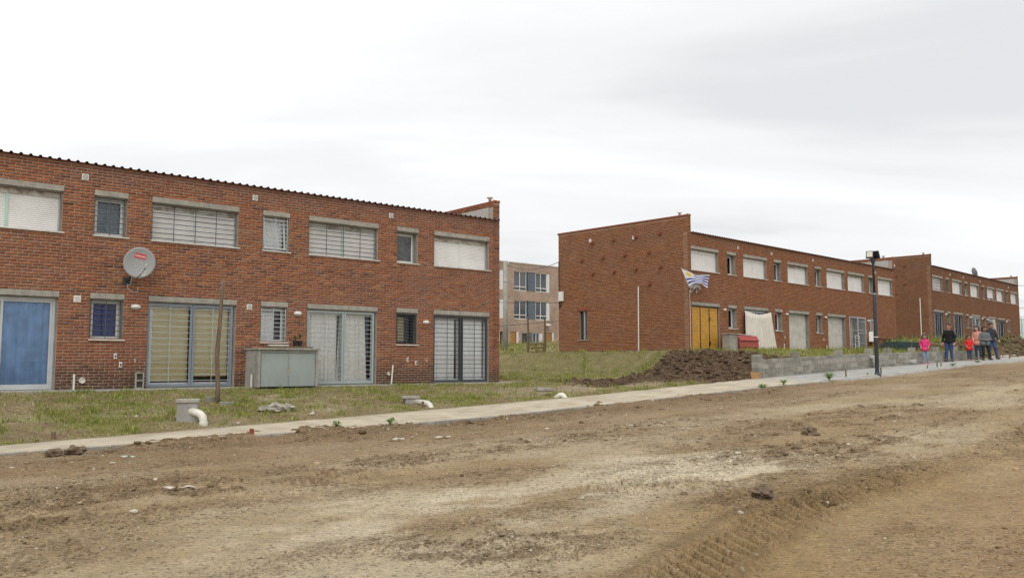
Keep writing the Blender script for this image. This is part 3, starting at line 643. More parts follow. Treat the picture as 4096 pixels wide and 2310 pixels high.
def slats(u0, u1, v0, v1, y, pitch=.048):
    m = MB(); n = max(1, int(round((v1-v0)/pitch))); h = (v1-v0)/n
    prof = []
    for k in range(n):
        z = v0+k*h; prof += [(y, z), (y-.007, z+h*.18), (y-.009, z+h*.5), (y-.006, z+h*.82)]
    prof.append((y, v1))
    vs_ = [(u, p[0], p[1]) for p in prof for u in (u0, u1)]; m.add(vs_, [(2*i, 2*i+1, 2*i+3, 2*i+2) for i in range(len(prof)-1)])
    m.quad((u0, y+.01, v0), (u1, y+.01, v0), (u1, y+.01, v1), (u0, y+.01, v1)); return m
def shutter_window(b, u0, u1, v0, v1, bars=None, mull='white_paint', drop=1.0, stain=True, detail=True):
    lintel(b, u0, u1, v1); iu0, iu1 = u0+.036, u1-.036; t = v1-.032
    m = MB(); m.box(iu0, iu0+.03, FY-.03, FY+.04, v0, t-.13); m.box(iu1-.03, iu1, FY-.03, FY+.04, v0, t-.13); m.box(iu0+.03, iu1-.03, FY+.012, FY+.04, v0, v0+.03); m.box(iu0+.03, iu1-.03, FY+.012, FY+.04, t-.16, t-.131)
    w = m.build('window', 'aluminium', b); jamb(w, u0, u1, v0, v1)
    MB().bbox(iu0, iu1, FY-.025, FY+.12, t-.128, t, .006).build('shutter_box', 'shutter_box' if stain else 'shutter_white', w)
    mid = (iu0+iu1)/2; bot = v0+(1-drop)*(t-.13-v0)
    for a, c in ((iu0+.031, mid-.026), (mid+.026, iu1-.031)): slats(a, c, bot+.003, t-.131, FY).build('shutter', 'shutter_white', w)
    MB().box(mid-.025, mid+.025, FY-.03, FY+.04, v0+.001, t-.131).build('mullion', mull, w)
    if drop < 1: MB().quad((iu0+.031, FY+.03, v0), (iu1-.031, FY+.03, v0), (iu1-.031, FY+.03, bot), (iu0+.031, FY+.03, bot)); MB().box(iu0+.031, iu1-.031, FY+.03, FY+.036, v0, bot).build('pane', 'dark_glass', w)
    sill(w, u0, u1, v0)
    if bars: grille(w, u0+.012, u1-.05, v0+.01, v1-.06, bars[0], bars[1], bars[2], y=.045)
    return w
def wavy(u0, u1, v0, v1, y, amp, waves, n=None, flare=0, top_amp=.5, seed=0, zsag=0):
    r = random.Random(seed); n = n or max(8, int(waves*8)); m = MB(); rows = 7; ph = [r.uniform(0, 6.28) for _ in range(4)]; P = []
    for j in range(rows+1):
        tz = j/rows
        for i in range(n+1):
            t = i/n; a = amp*(1-tz*(1-top_amp)); yy = y+a*(math.sin(t*waves*6.283+ph[0]+.5*math.sin(t*9+ph[1]))+.4*math.sin(t*waves*2.3*6.283+ph[2]))
            P.append((u0+(u1-u0)*t+flare*(1-tz)*(t-.5), yy, v0+(v1-v0)*tz-zsag*math.sin(math.pi*t)*tz))
    m.add(P, [(j*(n+1)+i, j*(n+1)+i+1, (j+1)*(n+1)+i+1, (j+1)*(n+1)+i) for j in range(rows) for i in range(n)]); return m
def small_window(b, u0, u1, v0, v1, fmat='aluminium', inside='curtain_greyblue', bars=None, tilt=0, glassm='glass', lint=True, blind=1.0, y=FY):
    if lint: lintel(b, u0, u1, v1)
    iu0, iu1, t = u0+.036, u1-.036, v1-.032
    w = frame_mesh(iu0, iu1, v0+.001, t, y, y+.05, .035).build('window', fmat, b); jamb(w, u0, u1, v0, v1); sill(w, u0, u1, v0)
    fr = frame_mesh(iu0+.037, iu1-.037, v0+.038, t-.037, -.02, .02, .042)
    if tilt:
        T = Matrix.Translation((0, y+.03, t-.04)) @ Matrix.Rotation(-tilt, 4, 'X') @ Matrix.Translation((0, 0, -(t-.04)))
    else: T = Matrix.Translation((0, y+.028, 0))
    fr.v = [tuple(T @ Vector(p)) for p in fr.v]; sash = fr.build('sash', 'white_paint' if tilt or fmat == 'aluminium' else fmat, w)
    p = MB(); p.box(iu0+.08, iu1-.08, -.003, .003, v0+.08, t-.08); p.v = [tuple(T @ Vector(q)) for q in p.v]; p.build('pane', glassm, w)
    if inside: wavy(iu0+.04, iu0+.04+(iu1-iu0-.08)*blind, v0+.04, t-.03, y+.12, .02, 2.5, seed=int(u0*10)).build('curtain', inside, w)
    if bars: grille(w, u0+.01, u1-.035, v0+.01, v1-.04, bars[0], bars[1], bars[2], y=bars[3] if len(bars) > 3 else .03, frame=bars[4] if len(bars) > 4 else False)
    return w
def gate_leaf(par, u0, u1, v0, v1, nh, mat, barmat, y, fw=.055, nv=1):
    lf = frame_mesh(u0, u1, v0, v1, y-.02, y+.02, fw).build('gate_leaf', mat, par); m = MB()
    for k in range(nh): z = v0+fw+(v1-v0-2*fw)*(k+.6)/nh; m.box(u0+fw, u1-fw, y-.006, y+.006, z-.007, z+.007)
    for j in range(nv): x = u0+(u1-u0)*(j+1)/(nv+1); m.box(x-.007, x+.007, y-.016, y-.0065, v0+fw, v1-fw)
    m.build('bars', barmat, par); return lf
def sliding_door(b, u0, u1, v1, fmat='aluminium', drapes=(), gate=None, lint=True, y=.11, v0=.0, lower_dark=False):
    if lint: lintel(b, u0, u1, v1)
    iu0, iu1, t = u0+.036, u1-.036, v1-.032; mid = (iu0+iu1)/2
    d = frame_mesh(iu0, iu1, v0+.005, t, y, y+.06, .05).build('sliding_door', fmat, b); jamb(d, u0, u1, v0, v1)
    for k, (a, c) in enumerate(((iu0+.05, mid+.03), (mid-.03, iu1-.05))):
        lf = frame_mesh(a, c, v0+.056, t-.051, y+.004+k*.028, y+.026+k*.028, .05, .07).build('leaf', fmat, d)
        MB().box(a+.051, c-.051, y+.012+k*.028, y+.018+k*.028, v0+.127, t-.102).build('pane', 'glass', d)
    for (a, c, z0, z1, mt, amp, wv, fl, ta) in drapes:
        w_ = iu1-iu0; wavy(iu0+w_*a, iu0+w_*c, v0+.06+z0, t-z1, y+.062+amp*1.4, amp*.75, wv, flare=fl, top_amp=ta, seed=int(a*100+u0)).build('curtain', mt, d)
    if gate:
        nh, mt, bm_, gy, ranges = gate
        for (a, c) in ranges: gate_leaf(d, u0+(u1-u0)*a, u0+(u1-u0)*c, v0+.03, v1-.045, nh, mt, bm_, gy)
    return d
def wall_lamp(b, u, v, r=.1):
    T = Matrix.Translation((u, 0, v)) @ Matrix.Rotation(R(90), 4, 'X'); base = MB(); base.lathe([(r*1.02, 0), (r*1.02, .03), (r*.95, .035)], 16, T); base.v = [(u+(p[0]-u)*1.15, p[1], v+(p[2]-v)*.62) for p in base.v]
    o = base.build('wall_lamp', 'white_plastic', b, smooth=False); d = MB(); d.lathe([(r*.85, .036), (r*.82, .06), (r*.62, .085), (r*.3, .097), (.004, .1)], 16, T); d.v = [(u+(p[0]-u)*1.15, p[1], v+(p[2]-v)*.62) for p in d.v]; d.build('diffuser', 'white_plastic', o, smooth=True)
def vent(b, u, v, s_=.075, louvre=False):
    m = MB(); m.bbox(u-s_, u+s_, -.022, .02, v-s_, v+s_, .006); o = m.build('wall_vent', 'white_plastic', b); g = MB()
    if louvre:
        for k in range(3): z = v-s_*.6+k*s_*.5; g.box(u-s_*.7, u+s_*.7, -.030, -.023, z, z+s_*.3)
        g.build('louvre', 'sill_marble', o)
    else:
        for r0 in (.25, .62): 
            T = Matrix.Translation((u, -.023, v)) @ Matrix.Rotation(R(90), 4, 'X'); n = 16; ring = [[(rr_*math.cos(2*math.pi*k/n), rr_*math.sin(2*math.pi*k/n), .004) for k in range(n)] for rr_ in (s_*r0, s_*(r0+.16))]
            vs_ = [tuple(T @ Vector(q)) for rg in ring for q in rg]; g.add(vs_, [(k, (k+1) % n, n+(k+1) % n, n+k) for k in range(n)])
        g.build('ring', 'concrete_jamb', o)
def socket(b, u, v, w=.035, h=.065):
    o = MB().bbox(u-w, u+w, -.03, .01, v-h, v+h, .006).build('switch_box', 'white_plastic', b); MB().box(u-w*.5, u+w*.5, -.036, -.031, v-h*.5, v+h*.5).build('cover', 'dusty_glass', o)
def tap(b, u, v):
    m = MB(); m.tube([(u, .01, v), (u, -.07, v), (u+.02, -.10, v-.03)], .011, 8); m.tube([(u, -.05, v), (u, -.05, v+.04)], .008, 6); m.box(u-.03, u+.03, -.056, -.044, v+.04, v+.052); m.build('tap', 'aluminium', b)
def standpipe(b, u, v0, v1, y=-.1, tilt=.0, cap=True):
    o = MB().tube([(u, y, v0), (u+tilt, y, v1)], .025, 10).build('standpipe', 'pvc_white', b)
def drain_stub(b, u, v, r=.065):
    T = Matrix.Translation((u, 0, v)) @ Matrix.Rotation(R(90), 4, 'X'); MB().lathe([(r, -.02), (r, .05), (r*.85, .055), (r*.8, .03)], 16, T).build('drain_stub', 'pvc_white', b)
def roof_vent(b, x, y, z):
    T = Matrix.Translation((x, y, z)); MB().lathe([(.055, 0), (.055, .11), (.11, .12), (.115, .14), (.05, .175), (.01, .18)], 14, T).build('roof_vent', 'white_plastic', b, smooth=True)
def corrugated(b, x0, x1, y0, y1, z0, z1, pitch=.2):
    m = MB(); xs = []; x = x0
    while x < x1-.01:
        xs += [(x, 0), (x+pitch*.56, 0), (x+pitch*.68, .04), (x+pitch*.86, .04), (x+pitch*.985, 0)]; x += pitch
    xs.append((x1, 0)); vs_ = []
    for (x, h) in xs: vs_ += [(x, y0, z0+h), (x, y1, z1+h), (x, y0, z0+h-.012)]
    fs = []
    for i in range(len(xs)-1): fs += [(3*i, 3*i+3, 3*i+4, 3*i+1), (3*i+2, 3*i+5, 3*i+3, 3*i)]
    m.add(vs_, fs); o = m.build('roof', 'roof_metal', b)
    return o
def add_bricks(rects_by_face, wallobj, b, root, tone, seed, damp, n_single=300):
    """the bricks that show largest become parts, the rest one mass"""
    mat_w = Matrix.Translation(root.location) @ Matrix.Rotation(root.rotation_euler.z, 4, 'Z'); camp = np.array(cam.location)
    Ps, Qs, Cs, base = [], [], [], 0; allr = []
    for fi, (rects, mapf, wobj, dmp) in enumerate(rects_by_face):
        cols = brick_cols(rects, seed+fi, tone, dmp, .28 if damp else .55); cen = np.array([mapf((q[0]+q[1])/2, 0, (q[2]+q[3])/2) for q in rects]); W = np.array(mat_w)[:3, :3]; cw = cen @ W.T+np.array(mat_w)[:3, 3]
        d = cw-camp; cp_, sp_ = math.cos(math.atan(300/3400)), math.sin(math.atan(300/3400)); dep = d[:, 1]*cp_+d[:, 2]*sp_; px = 2048+3400*d[:, 0]/np.maximum(dep, .1)
        vis = (px > 4) & (px < 4090) & (dep > 1); full = np.array([(q[1]-q[0]) > .19 for q in rects]); sc = np.where(vis & full, dep, 1e6)
        allr += [(sc[i], fi, i) for i in range(len(rects))]
        rects_by_face[fi] = (rects, mapf, wobj, cols)
    allr.sort(); single = set((f, i) for s_, f, i in allr[:n_single] if s_ < 1e5)
    proto = {}
    for fi, (rects, mapf, wobj, cols) in enumerate(rects_by_face):
        rest = [i for i in range(len(rects)) if (fi, i) not in single]
        P, Q, C = brick_geo([rects[i] for i in rest], cols[rest], mapf, seed+fi); Ps.append(P); Qs.append(Q+base); Cs.append(C); base += len(P)
        for i in [i for i in range(len(rects)) if (fi, i) in single]:
            q = rects[i]; key = (fi, min(7, int(cols[i].sum()*14)), random.randrange(9))
            if key not in proto:
                L, H = .216, .0555; P, Q, C = brick_geo([(-L/2, L/2, -H/2, H/2)], cols[i:i+1], lambda u, n, v: (np.array(mapf(u, n, v))-np.array(mapf(u*0, n*0, v*0))), seed+hash(key) % 999)
                o = np_mesh('brick', P, Q, 'brick', C, parent=wobj); proto[key] = o.data
            else:
                o = bpy.data.objects.new('brick', proto[key]); COL.objects.link(o); o.parent = wobj
            o.location = mapf((q[0]+q[1])/2, 0, (q[2]+q[3])/2)
            su, sv = (q[1]-q[0])/.216, (q[3]-q[2])/.0555; e = mapf(1, 0, 0); z_ = mapf(0, 0, 0); o.scale = (su if abs(e[0]-z_[0]) > .5 else 1, su if abs(e[1]-z_[1]) > .5 else 1, sv)
    o = np_mesh('brickwork', np.concatenate(Ps), np.concatenate(Qs), 'brick', np.concatenate(Cs), parent=wallobj); struct(o, 'stuff')

def shell(b, x0, x1, depth, eave, top, holes, tone, seed, left_gable=None, right_in=True, damp=False, gable_holes=()):
    front = lambda u, n, v: (u, n, v); mo = 'mortar' if damp else 'mortar_brown'
    fw = wall_mesh('front_wall', x0, x1, 0, eave, holes, front, mo, b)
    faces = [(lay_bricks(x0, x1, 0, eave, holes, seed), front, fw, damp)]
    PT = .27
    # gable walls with parapets
    gl = lambda u, n, v: (x0+n, u, v); gr_in = lambda u, n, v: (x1-PT+n, u, v); gr_out = lambda u, n, v: (x1-n, depth-u, v)
    lw = wall_mesh('gable_wall', .012, depth, 0 if left_gable else 0, top-.075, list(gable_holes), gl, mo, b, n1=.262)
    if left_gable:
        ru = list(lay_bricks(0, depth, 0, top-.12, list(gable_holes), seed+1, .07)); x = 0
        while x < depth+.02: ru.append((x+.006, x+.068, top-.115, top+.0)); x += .075
        faces.append((ru, gl, lw, False))
    rw = wall_mesh('gable_wall', .0, depth-.012, 0, top-.075, [], gr_out, 'mortar', b, n1=PT-.004)
    MB().box(x1-PT-.012, x1-PT+.001, .26, depth-.1, eave-.3, top-.2).build('parapet_render', 'plaster', b)
    rr_ = lay_bricks(.0, depth, top-.2, top-.2+2*COURSE, [], seed+2); faces.append((rr_, lambda u, n, v: (x1-PT-.012+n, u, v), rw, False))
    rf = lay_bricks(x1-PT, x1, eave, top-.075, [], seed+3); cap = []; x = x1-PT-.02
    for k in range(4): cap.append((x+k*.078+.004, x+k*.078+.072, top-.075, top+.03))
    faces.append((rf+cap, lambda u, n, v: (u, n-.002, v), rw, False))
    ff = lay_bricks(x0, x0+PT, eave, top-.075, [], seed+4); faces.append((ff+[(x0-.02+k*.078+.004, x0-.02+k*.078+.072, top-.075, top+.03) for k in range(4)], lambda u, n, v: (u, n-.002, v), lw, False))
    # parapet caps as real stone-thick courses
    for gx in (x0, x1-PT): MB().box(gx-.012, gx+PT+.012, .0, depth, top-.073, top-.005).build('parapet_cap', 'broken_brick', b)
    bw = MB().box(x0+.27, x1-.27, depth-.25, depth, 0, eave+.2).build('back_wall', 'interior', b)
    MB().box(x0+.02, x1-.02, .03, depth-.02, -.3, -.002).build('floor_slab', 'concrete', b)
    MB().box(x0+PT, x1-PT, .26, depth-.26, 2.5, 2.62).build('upper_floor', 'interior', b)
    corrugated(b, x0+PT-.12 if not left_gable else x0+PT-.06, x1+.05-PT*.4, -.10, depth-.05, eave+.012, eave+.06)
    add_bricks(faces, fw, b, b, tone, seed+10, damp)
    return fw
HL = .137       # lintel height
def op(u0, u1, v0, v1, lint=True): return (u0, u1, v0, v1+(HL-.002 if lint else 0))

# ======================================================== near row
A = thing('terraced_house_row', 'nearest red brick house row on the left, with the satellite dish', 'house row', (-.42, 28.5, 1.01), R(40), 'two-storey brick house rows')
UB = (3.70, 4.67); LB = (1.185, 2.16); DT = 2.155
big = [(-20.0, -17.72), (-15.62, -13.36), (-11.32, -9.07), (-7.0, -4.73), (-2.67, -.45)]; sml = [(-16.98, -16.22), (-12.67, -11.91), (-8.38, -7.61), (-4.05, -3.29)]
holes = [op(a, b_, *UB) for a, b_ in big]+[op(a, b_, *UB) for a, b_ in sml]+[op(a, b_, *LB) for a, b_ in sml]+[op(a, b_, 0, DT) for a, b_ in big]
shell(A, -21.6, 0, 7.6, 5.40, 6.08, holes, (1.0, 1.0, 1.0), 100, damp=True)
for k, (a, b_) in enumerate(big):
    shutter_window(A, a, b_, *UB, bars=((7, (.25, .5, .75), 'grille_grey') if k in (2, 3) else None), mull='mint_strip' if k in (1, 3) else 'white_paint')
W = sml
small_window(A, *W[0], *UB, bars=(7, (.5,), 'grille_grey')); small_window(A, *W[0], *LB)
small_window(A, *W[1], *UB, bars=(7, (.5,), 'grille_grey')); small_window(A, *W[2], *UB, inside='curtain_sheer', bars=(8, (.02, .5, .98), 'light_steel'), tilt=R(9)); small_window(A, *W[3], *UB, glassm='dusty_glass', inside=None, y=.21)
small_window(A, *W[1], *LB, inside='curtain_navy', bars=(7, (.02, .5, .98), 'grille_grey')); small_window(A, *W[2], *LB, inside='curtain_sheer', blind=.7, bars=(8, (.02, .5, .98), 'light_steel', .02)); small_window(A, *W[3], *LB, fmat='dark_steel', inside='blind_olive', blind=.6, bars=(9, (.5,), 'dark_steel', .03, True))
sliding_door(A, *big[0], DT, drapes=((0, 1, 0, 0, 'curtain_tan', .03, 7, 0, .6),))
sliding_door(A, *big[1], DT, drapes=((.0, .5, 0, 0, 'curtain_navy', .025, 4, 0, .8), (.5, 1.0, 0, .02, 'curtain_blue', .03, 4.5, 0, .8)))
sliding_door(A, *big[2], DT, drapes=((.02, .47, .10, .02, 'blind_olive', .002, 1, 0, 1), (.52, .95, .22, .02, 'blind_olive', .002, 1, 0, 1)), gate=(13, 'bluegrey_steel', 'light_steel', .06, ((.0, .495), (.5, .965))))
sliding_door(A, *big[3], DT, drapes=((.0, .46, 0, .02, 'curtain_white', .04, 7, 0, .6), (.5, .88, 0, .02, 'curtain_white', .04, 6, .2, .6)), gate=(15, 'sage_steel', 'sage_steel', .06, ((.0, .52), (.525, .965))))
sliding_door(A, *big[4], DT, drapes=((.0, .42, 0, .02, 'curtain_sheer', .03, 6, 0, .7), (.46, .96, 0, .02, 'curtain_sheer', .03, 7, 0, .7)), gate=(14, 'dark_steel', 'dark_steel', .05, ((.0, .495), (.505, .975))))
for u, v in ((-11.63, 2.0), (-7.30, 2.0), (-2.97, 1.89)): wall_lamp(A, u, v)
for u, v in ((-12.9, 5.08), (-8.63, 5.11), (-4.29, 5.11), (-8.71, 2.12)): vent(A, u, v)
vent(A, -12.96, 2.13, .08, True)
for u, v in ((-12.06, .78), (-11.93, .57), (-3.64, .72), (-3.33, .62)): socket(A, u, v)
tap(A, -11.62, .66); tap(A, -2.98, .68)
standpipe(A, -13.0, -.02, .36, -.22); drain_stub(A, -12.78, .2, .07); standpipe(A, -4.28, -.02, .56, -.12, .05); drain_stub(A, -4.32, .3, .05); standpipe(A, -8.86, -.02, .32, -.62)
roof_vent(A, -.14, .35, 6.11); MB().box(-10.6, -10.45, .3, .55, 5.44, 5.50).build('roof_flashing', 'broken_brick', A)
m = MB(); x = -21
while x < -.1: m.bbox(x, min(x+2.15, 0.05), -.56, .03, -.16, -.012, .008); x += 2.16
m.build('apron_slab', 'concrete', A)

# ======================================================== second row
B = thing('terraced_house_row', 'middle red brick house row with a flag and yellow doors', 'house row', (8.0, 38.6, 2.24), R(43.8), 'two-storey brick house rows')
UB = (3.68, 4.66); LB = (1.07, 2.06); DT = 2.06
bigB = [(.32, 2.62), (4.83, 7.10), (9.25, 11.5), (13.7, 15.92), (16.37, 18.58), (20.55, 22.75)]; smlB = [(3.38, 4.13), (7.82, 8.57), (12.29, 13.03), (19.2, 19.95)]
gslit = [(6.15, 6.66, .58, 2.04)]
holes = [op(a, b_, *UB) for a, b_ in bigB+smlB]+[op(a, b_, *LB) for a, b_ in smlB[:3]]+[(19.24, 19.98, 1.12, 2.12)]+[op(a, b_, 0, DT) for a, b_ in bigB[:4]]+[(16.4, 18.68, 0, 2.16)]
shell(B, .08, 23.15, 8.1, 5.40, 6.23, holes, (1.04, 1.16, 1.12), 200, left_gable=True, gable_holes=gslit)
for k, (a, b_) in enumerate(bigB): shutter_window(B, a, b_, *UB, stain=k in (2, 4))
for k, (a, b_) in enumerate(smlB): small_window(B, a, b_, *UB, inside=None if k else 'curtain_sheer', glassm='dusty_glass' if k else 'glass', y=.22)
for k, (a, b_) in enumerate(smlB[:3]): small_window(B, a, b_, *LB, inside='curtain_sheer' if k < 2 else None, glassm='glass' if k < 2 else 'dusty_glass', y=.22)
small_window(B, 19.24, 19.98, 1.12, 2.12, inside=None, glassm='dark_glass', lint=False, bars=(8, (.5,), 'white_paint', .0, True))
# yellow boarded gate
a, b_ = bigB[0]; lintel(B, a, b_, DT); fr = frame_mesh(a+.02, b_-.02, .0, DT-.002, .08, .12, .05, .03, mull=(a+.78, a+1.53)); yd = fr.build('boarded_gate', 'lamp_black', B); jamb(yd, a, b_, 0, DT)
for (p, q) in ((a+.075, a+.75), (a+.81, a+1.50), (a+1.56, b_-.075)):
    z = .035
    while z < DT-.16: MB().bbox(p, q, .088, .112, z, min(z+.137, DT-.055), .004).build('board', 'yellow_wood', yd); z += .14
m = MB(); [m.box(a+1.47, a+1.60, .06, .079, z, z+.16) for z in (.25, 1.38)]; m.build('hinge', 'lamp_black', yd)
sliding_door(B, *bigB[1], DT, drapes=())
for (a, b_) in bigB[2:4]:
    lintel(B, a, b_, DT); d = frame_mesh(a+.04, b_-.04, .0, DT-.03, .2, .24, .05, mull=((a+b_)/2-.1,)).build('boarded_door', 'aluminium', B); jamb(d, a, b_, 0, DT)
    for (p, q) in ((a+.091, (a+b_)/2-.126), ((a+b_)/2-.074, b_-.091)): MB().bbox(p, q, .205, .225, .05, DT-.082, .003).build('panel', 'paper_board', d)
# barred gate without lintel
g = frame_mesh(16.41, 18.67, .0, 2.155, .01, .05, .06, mull=(17.55,)).build('barred_gate', 'aluminium', B); m = MB()
for k in range(7): x = 16.52+k*.145; m.box(x-.008, x+.008, .02, .036, .06, 2.1)
for k in range(8): x = 17.66+k*.125; m.box(x-.009, x+.009, .02, .036, .06, 2.1)
for z in (.55, 1.0, 1.35): m.box(16.47, 17.52, .037, .048, z-.012, z+.012)
for z in (.6, 1.22, 1.38, 1.9): m.box(17.58, 18.61, .037, .048, z-.014, z+.014)
m.build('bars', 'aluminium', g); wavy(16.5, 17.5, .1, 2.1, .3, .03, 5, seed=4).build('curtain', 'curtain_tan', g); MB().box(18.55, 18.66, -.01, .009, 1.15, 1.42).build('lock', 'light_steel', g)
for u, v in ((3.05, 1.95), (9.02, 1.97), (13.40, 1.97), (18.95, 1.97)): wall_lamp(B, u, v)
for u, v in ((4.38, 5.07), (7.61, 5.06), (12.13, 5.09), (20.24, 5.02)): vent(B, u, v, .07)
socket(B, 9.0-.25, .75); socket(B, 13.1, .72); standpipe(B, 8.45, -.05, .42, -.12); standpipe(B, 13.2, -.05, .40, -.12)
# gable details
for (d, v) in ((5.72, 5.46), (4.33, 5.48), (2.95, 5.48), (1.54, 5.49), (6.43, 4.64), (5.03, 4.64), (3.63, 4.65), (2.17, 4.66), (5.70, 3.90), (4.32, 3.90), (2.96, 3.91), (1.51, 3.91), (2.16, 3.15)): MB().bbox(-.06, .09, d-.065, d+.065, v-.06, v+.06, .006).build('projecting_brick', 'broken_brick', B)
for (d, v) in ((5.87, 5.60), (3.1, 5.46)): MB().bbox(.04, .09, d-.07, d+.07, v-.08, v+.08, .006).build('wall_vent', 'white_plastic', B)
MB().tube([(.04, 2.86, -.1), (.04, 2.83, 3.05)], .035, 10).build('downpipe', 'pvc_white', B)
sw = MB(); sw.box(.22, .26, 6.15, 6.66, .58, 2.04); so = sw.build('slit_window', 'dark_glass', B); f2 = MB(); f2.box(.18, .219, 6.36, 6.41, .6, 2.02); f2.build('frame', 'aluminium', so); MB().bbox(.03, .2, 6.0, 6.8, .54, .579, .004).build('sill', 'concrete', so); 
for k in range(9): x = 5.98+k*.092; MB().bbox(.055, .10, x, x+.078, 2.05, 2.17, .004).build('soldier_brick', 'broken_brick', B)
bx = MB().bbox(-.04, .079, 7.72, 8.02, 2.62, 3.12, .015).build('meter_box', 'white_plastic', B)
MB().tube([(.05, 7.9, 2.62), (.04, 7.92, 2.4), (.05, 8.02, 2.25), (.04, 8.05, 3.3), (.05, 8.06, 4.7)], .02, 6).build('cable_drop', 'lamp_black', B)
roof_vent(B, .2, .5, 6.23); roof_vent(B, 23.0, .6, 6.22)

# ======================================================== third row
C = thing('terraced_house_row', 'farthest red brick house row at the right edge behind the people', 'house row', (31.1, 62.3, 3.47), R(45.4), 'two-storey brick house rows')
UB = (3.54, 4.52); LB = (1.0, 1.94); DT = 1.96
bigC = [(-.42, 1.76), (3.92, 6.16), (8.3, 10.5), (12.7, 14.86), (15.32, 17.5), (19.62, 21.8)]; smlC = [(2.5, 3.22), (6.88, 7.6), (11.26, 12.0), (18.14, 18.88)]
holes = [op(a, b_, *UB) for a, b_ in bigC+smlC]+[op(a, b_, *LB) for a, b_ in smlC]+[op(a, b_, 0, DT) for a, b_ in bigC[:5]]
shell(C, -.72, 22.25, 8.1, 5.30, 6.16, holes, (.78, .92, .95), 300, left_gable=True)
for k, (a, b_) in enumerate(bigC): shutter_window(C, a, b_, *UB, stain=False, drop=.78 if k == 3 else 1, bars=(4, (.14, .28, .42, .56, .7, .84), 'dark_steel') if k == 0 else None)
for k, (a, b_) in enumerate(smlC):
    small_window(C, a, b_, *UB, inside=None, glassm='dark_glass', y=.22, tilt=R(9) if k == 1 else 0, bars=(7, (.5,), 'grille_grey') if k == 0 else None); small_window(C, a, b_, *LB, inside=None, glassm='dark_glass', y=.22)
for k, (a, b_) in enumerate(bigC[:5]):
    sliding_door(C, a, b_, DT, drapes=((.05, .9, 0, .02, ('curtain_tan', 'curtain_sheer', 'curtain_white', 'curtain_greyblue', 'curtain_navy')[k], .03, 6, 0, .7),) if k in (0, 2) else (), gate=(9, 'dark_steel', 'grille_grey', .05, ((.0, .49), (.5, .97))) if k in (0, 1, 4) else ((9, 'light_steel', 'light_steel', .05, ((.0, .49), (.5, .97))) if k == 2 else None))
for u, v in ((2.2, 1.85), (7.9, 1.85), (11.0, 1.85), (12.35, 1.85), (17.9, 1.85)): wall_lamp(C, u, v, .12)
for u, v in ((3.5, 4.95), (6.6, 4.95), (10.9, 4.95), (19.0, 4.95)): vent(C, u, v, .08)
for (d, v) in ((2.6, 5.41), (1.82, 5.42-.0), (2.45, 4.73), (1.84, 4.08), (2.46, 3.40)): MB().bbox(-.85, -.71, d-.06, d+.06, v-.06, v+.06, .006).build('projecting_brick', 'broken_brick', C)
MB().bbox(-.76, -.70, 2.5, 2.66, 5.38, 5.56, .006).build('wall_vent', 'white_plastic', C)
MB().tube([(-.76, .80, -.02), (-.76, .80, 2.95)], .04, 10).build('downpipe', 'pvc_white', C)
roof_vent(C, -.58, .5, 6.16); roof_vent(C, 22.1, .5, 6.16); roof_vent(C, 14.0, 1.0, 5.36)
MB().bbox(-.78, 22.3, -.06, 8.1, -.62, -.303, .01).build('plinth', 'pavement', C); MB().box(-.74, 22.25, -.02, 8.0, -.9, -.62).build('footing', 'concrete', C)

# ======================================================== far apartment block
D = thing('apartment_block', 'three-storey pale brick apartment block seen between two house rows', 'building', (.19, 80, 2.55), R(41.8))
dz = .55
up = [(7.30+dz-1.82, 7.30+dz)]; W_ = []
def dwin(u0, u1, v0, v1, bays):
    w = frame_mesh(u0, u1, v0, v1, .06, .12, .06, mull=[u0+(u1-u0)*t for t in bays]).build('window', 'white_paint', D)
    m = MB(); m.box(u0+.06, u1-.06, .04, .12, v0+.34, v0+.42); m.build('transom', 'white_paint', w); MB().box(u0+.06, u1-.06, .125, .14, v0+.06, v1-.06).build('pane', 'far_glass', w)
rows = [(5.44+dz, 7.28+dz), (2.75+dz, 4.52+dz)]; dh = []
for (v0, v1) in rows:
    for u in (-1.55-7.3, -7.3, 0.0, 7.3): dh.append((u, u+4.7, v0, v1))
    dh.append((-2.4, -1.35, v0, v1))
dh += [(-.44, .30, -.0, 1.52+dz), (1.0, 3.75, .55, 1.47+dz), (4.25, 4.98, 0, 1.52+dz), (-2.4, -1.35, .5, 1.5+dz)]
wall_mesh('front_wall', -12, 16, -.6, 8.05+dz, dh, lambda u, n, v: (u, n, v), 'far_brick', D, n0=0, n1=.3)
for (v0, v1) in rows:
    for u in (-7.3, 0.0, 7.3):
        dwin(u, u+1.64, v0, v1, (.48,)); dwin(u+2.83, u+4.36, v0, v1, (.45,)); MB().bbox(u+1.66, u+2.81, .03, .15, v0, v1, .004).build('blue_panel', 'blue_panel', D); MB().box(u+4.37, u+4.69, .02, .16, v0, v1).build('window_surround', 'white_paint', D); MB().box(u+1.641, u+1.80, -.0, .029, v0, v1).build('panel_return', 'dark_steel', D)
    dwin(-2.4, -1.72, v0, v1, (.5,)); MB().box(-1.71, -1.36, .02, .16, v0, v1).build('window_surround', 'white_paint', D)
for (a, c) in ((-.44, .30), (4.25, 4.98)):
    d = MB().bbox(a, c-.06, .06, .12, 0, 1.5+dz, .004).build('door', 'door_wood', D)
    for k in range(9): z = .06+k*.215; MB().box(a+.04, c-.1, .05, .059, z, z+.2).build('board', 'door_wood', d)
    MB().box(c+.001, c+.26, -.01, .1, 0, 1.52+dz).build('door_surround', 'white_paint', D)
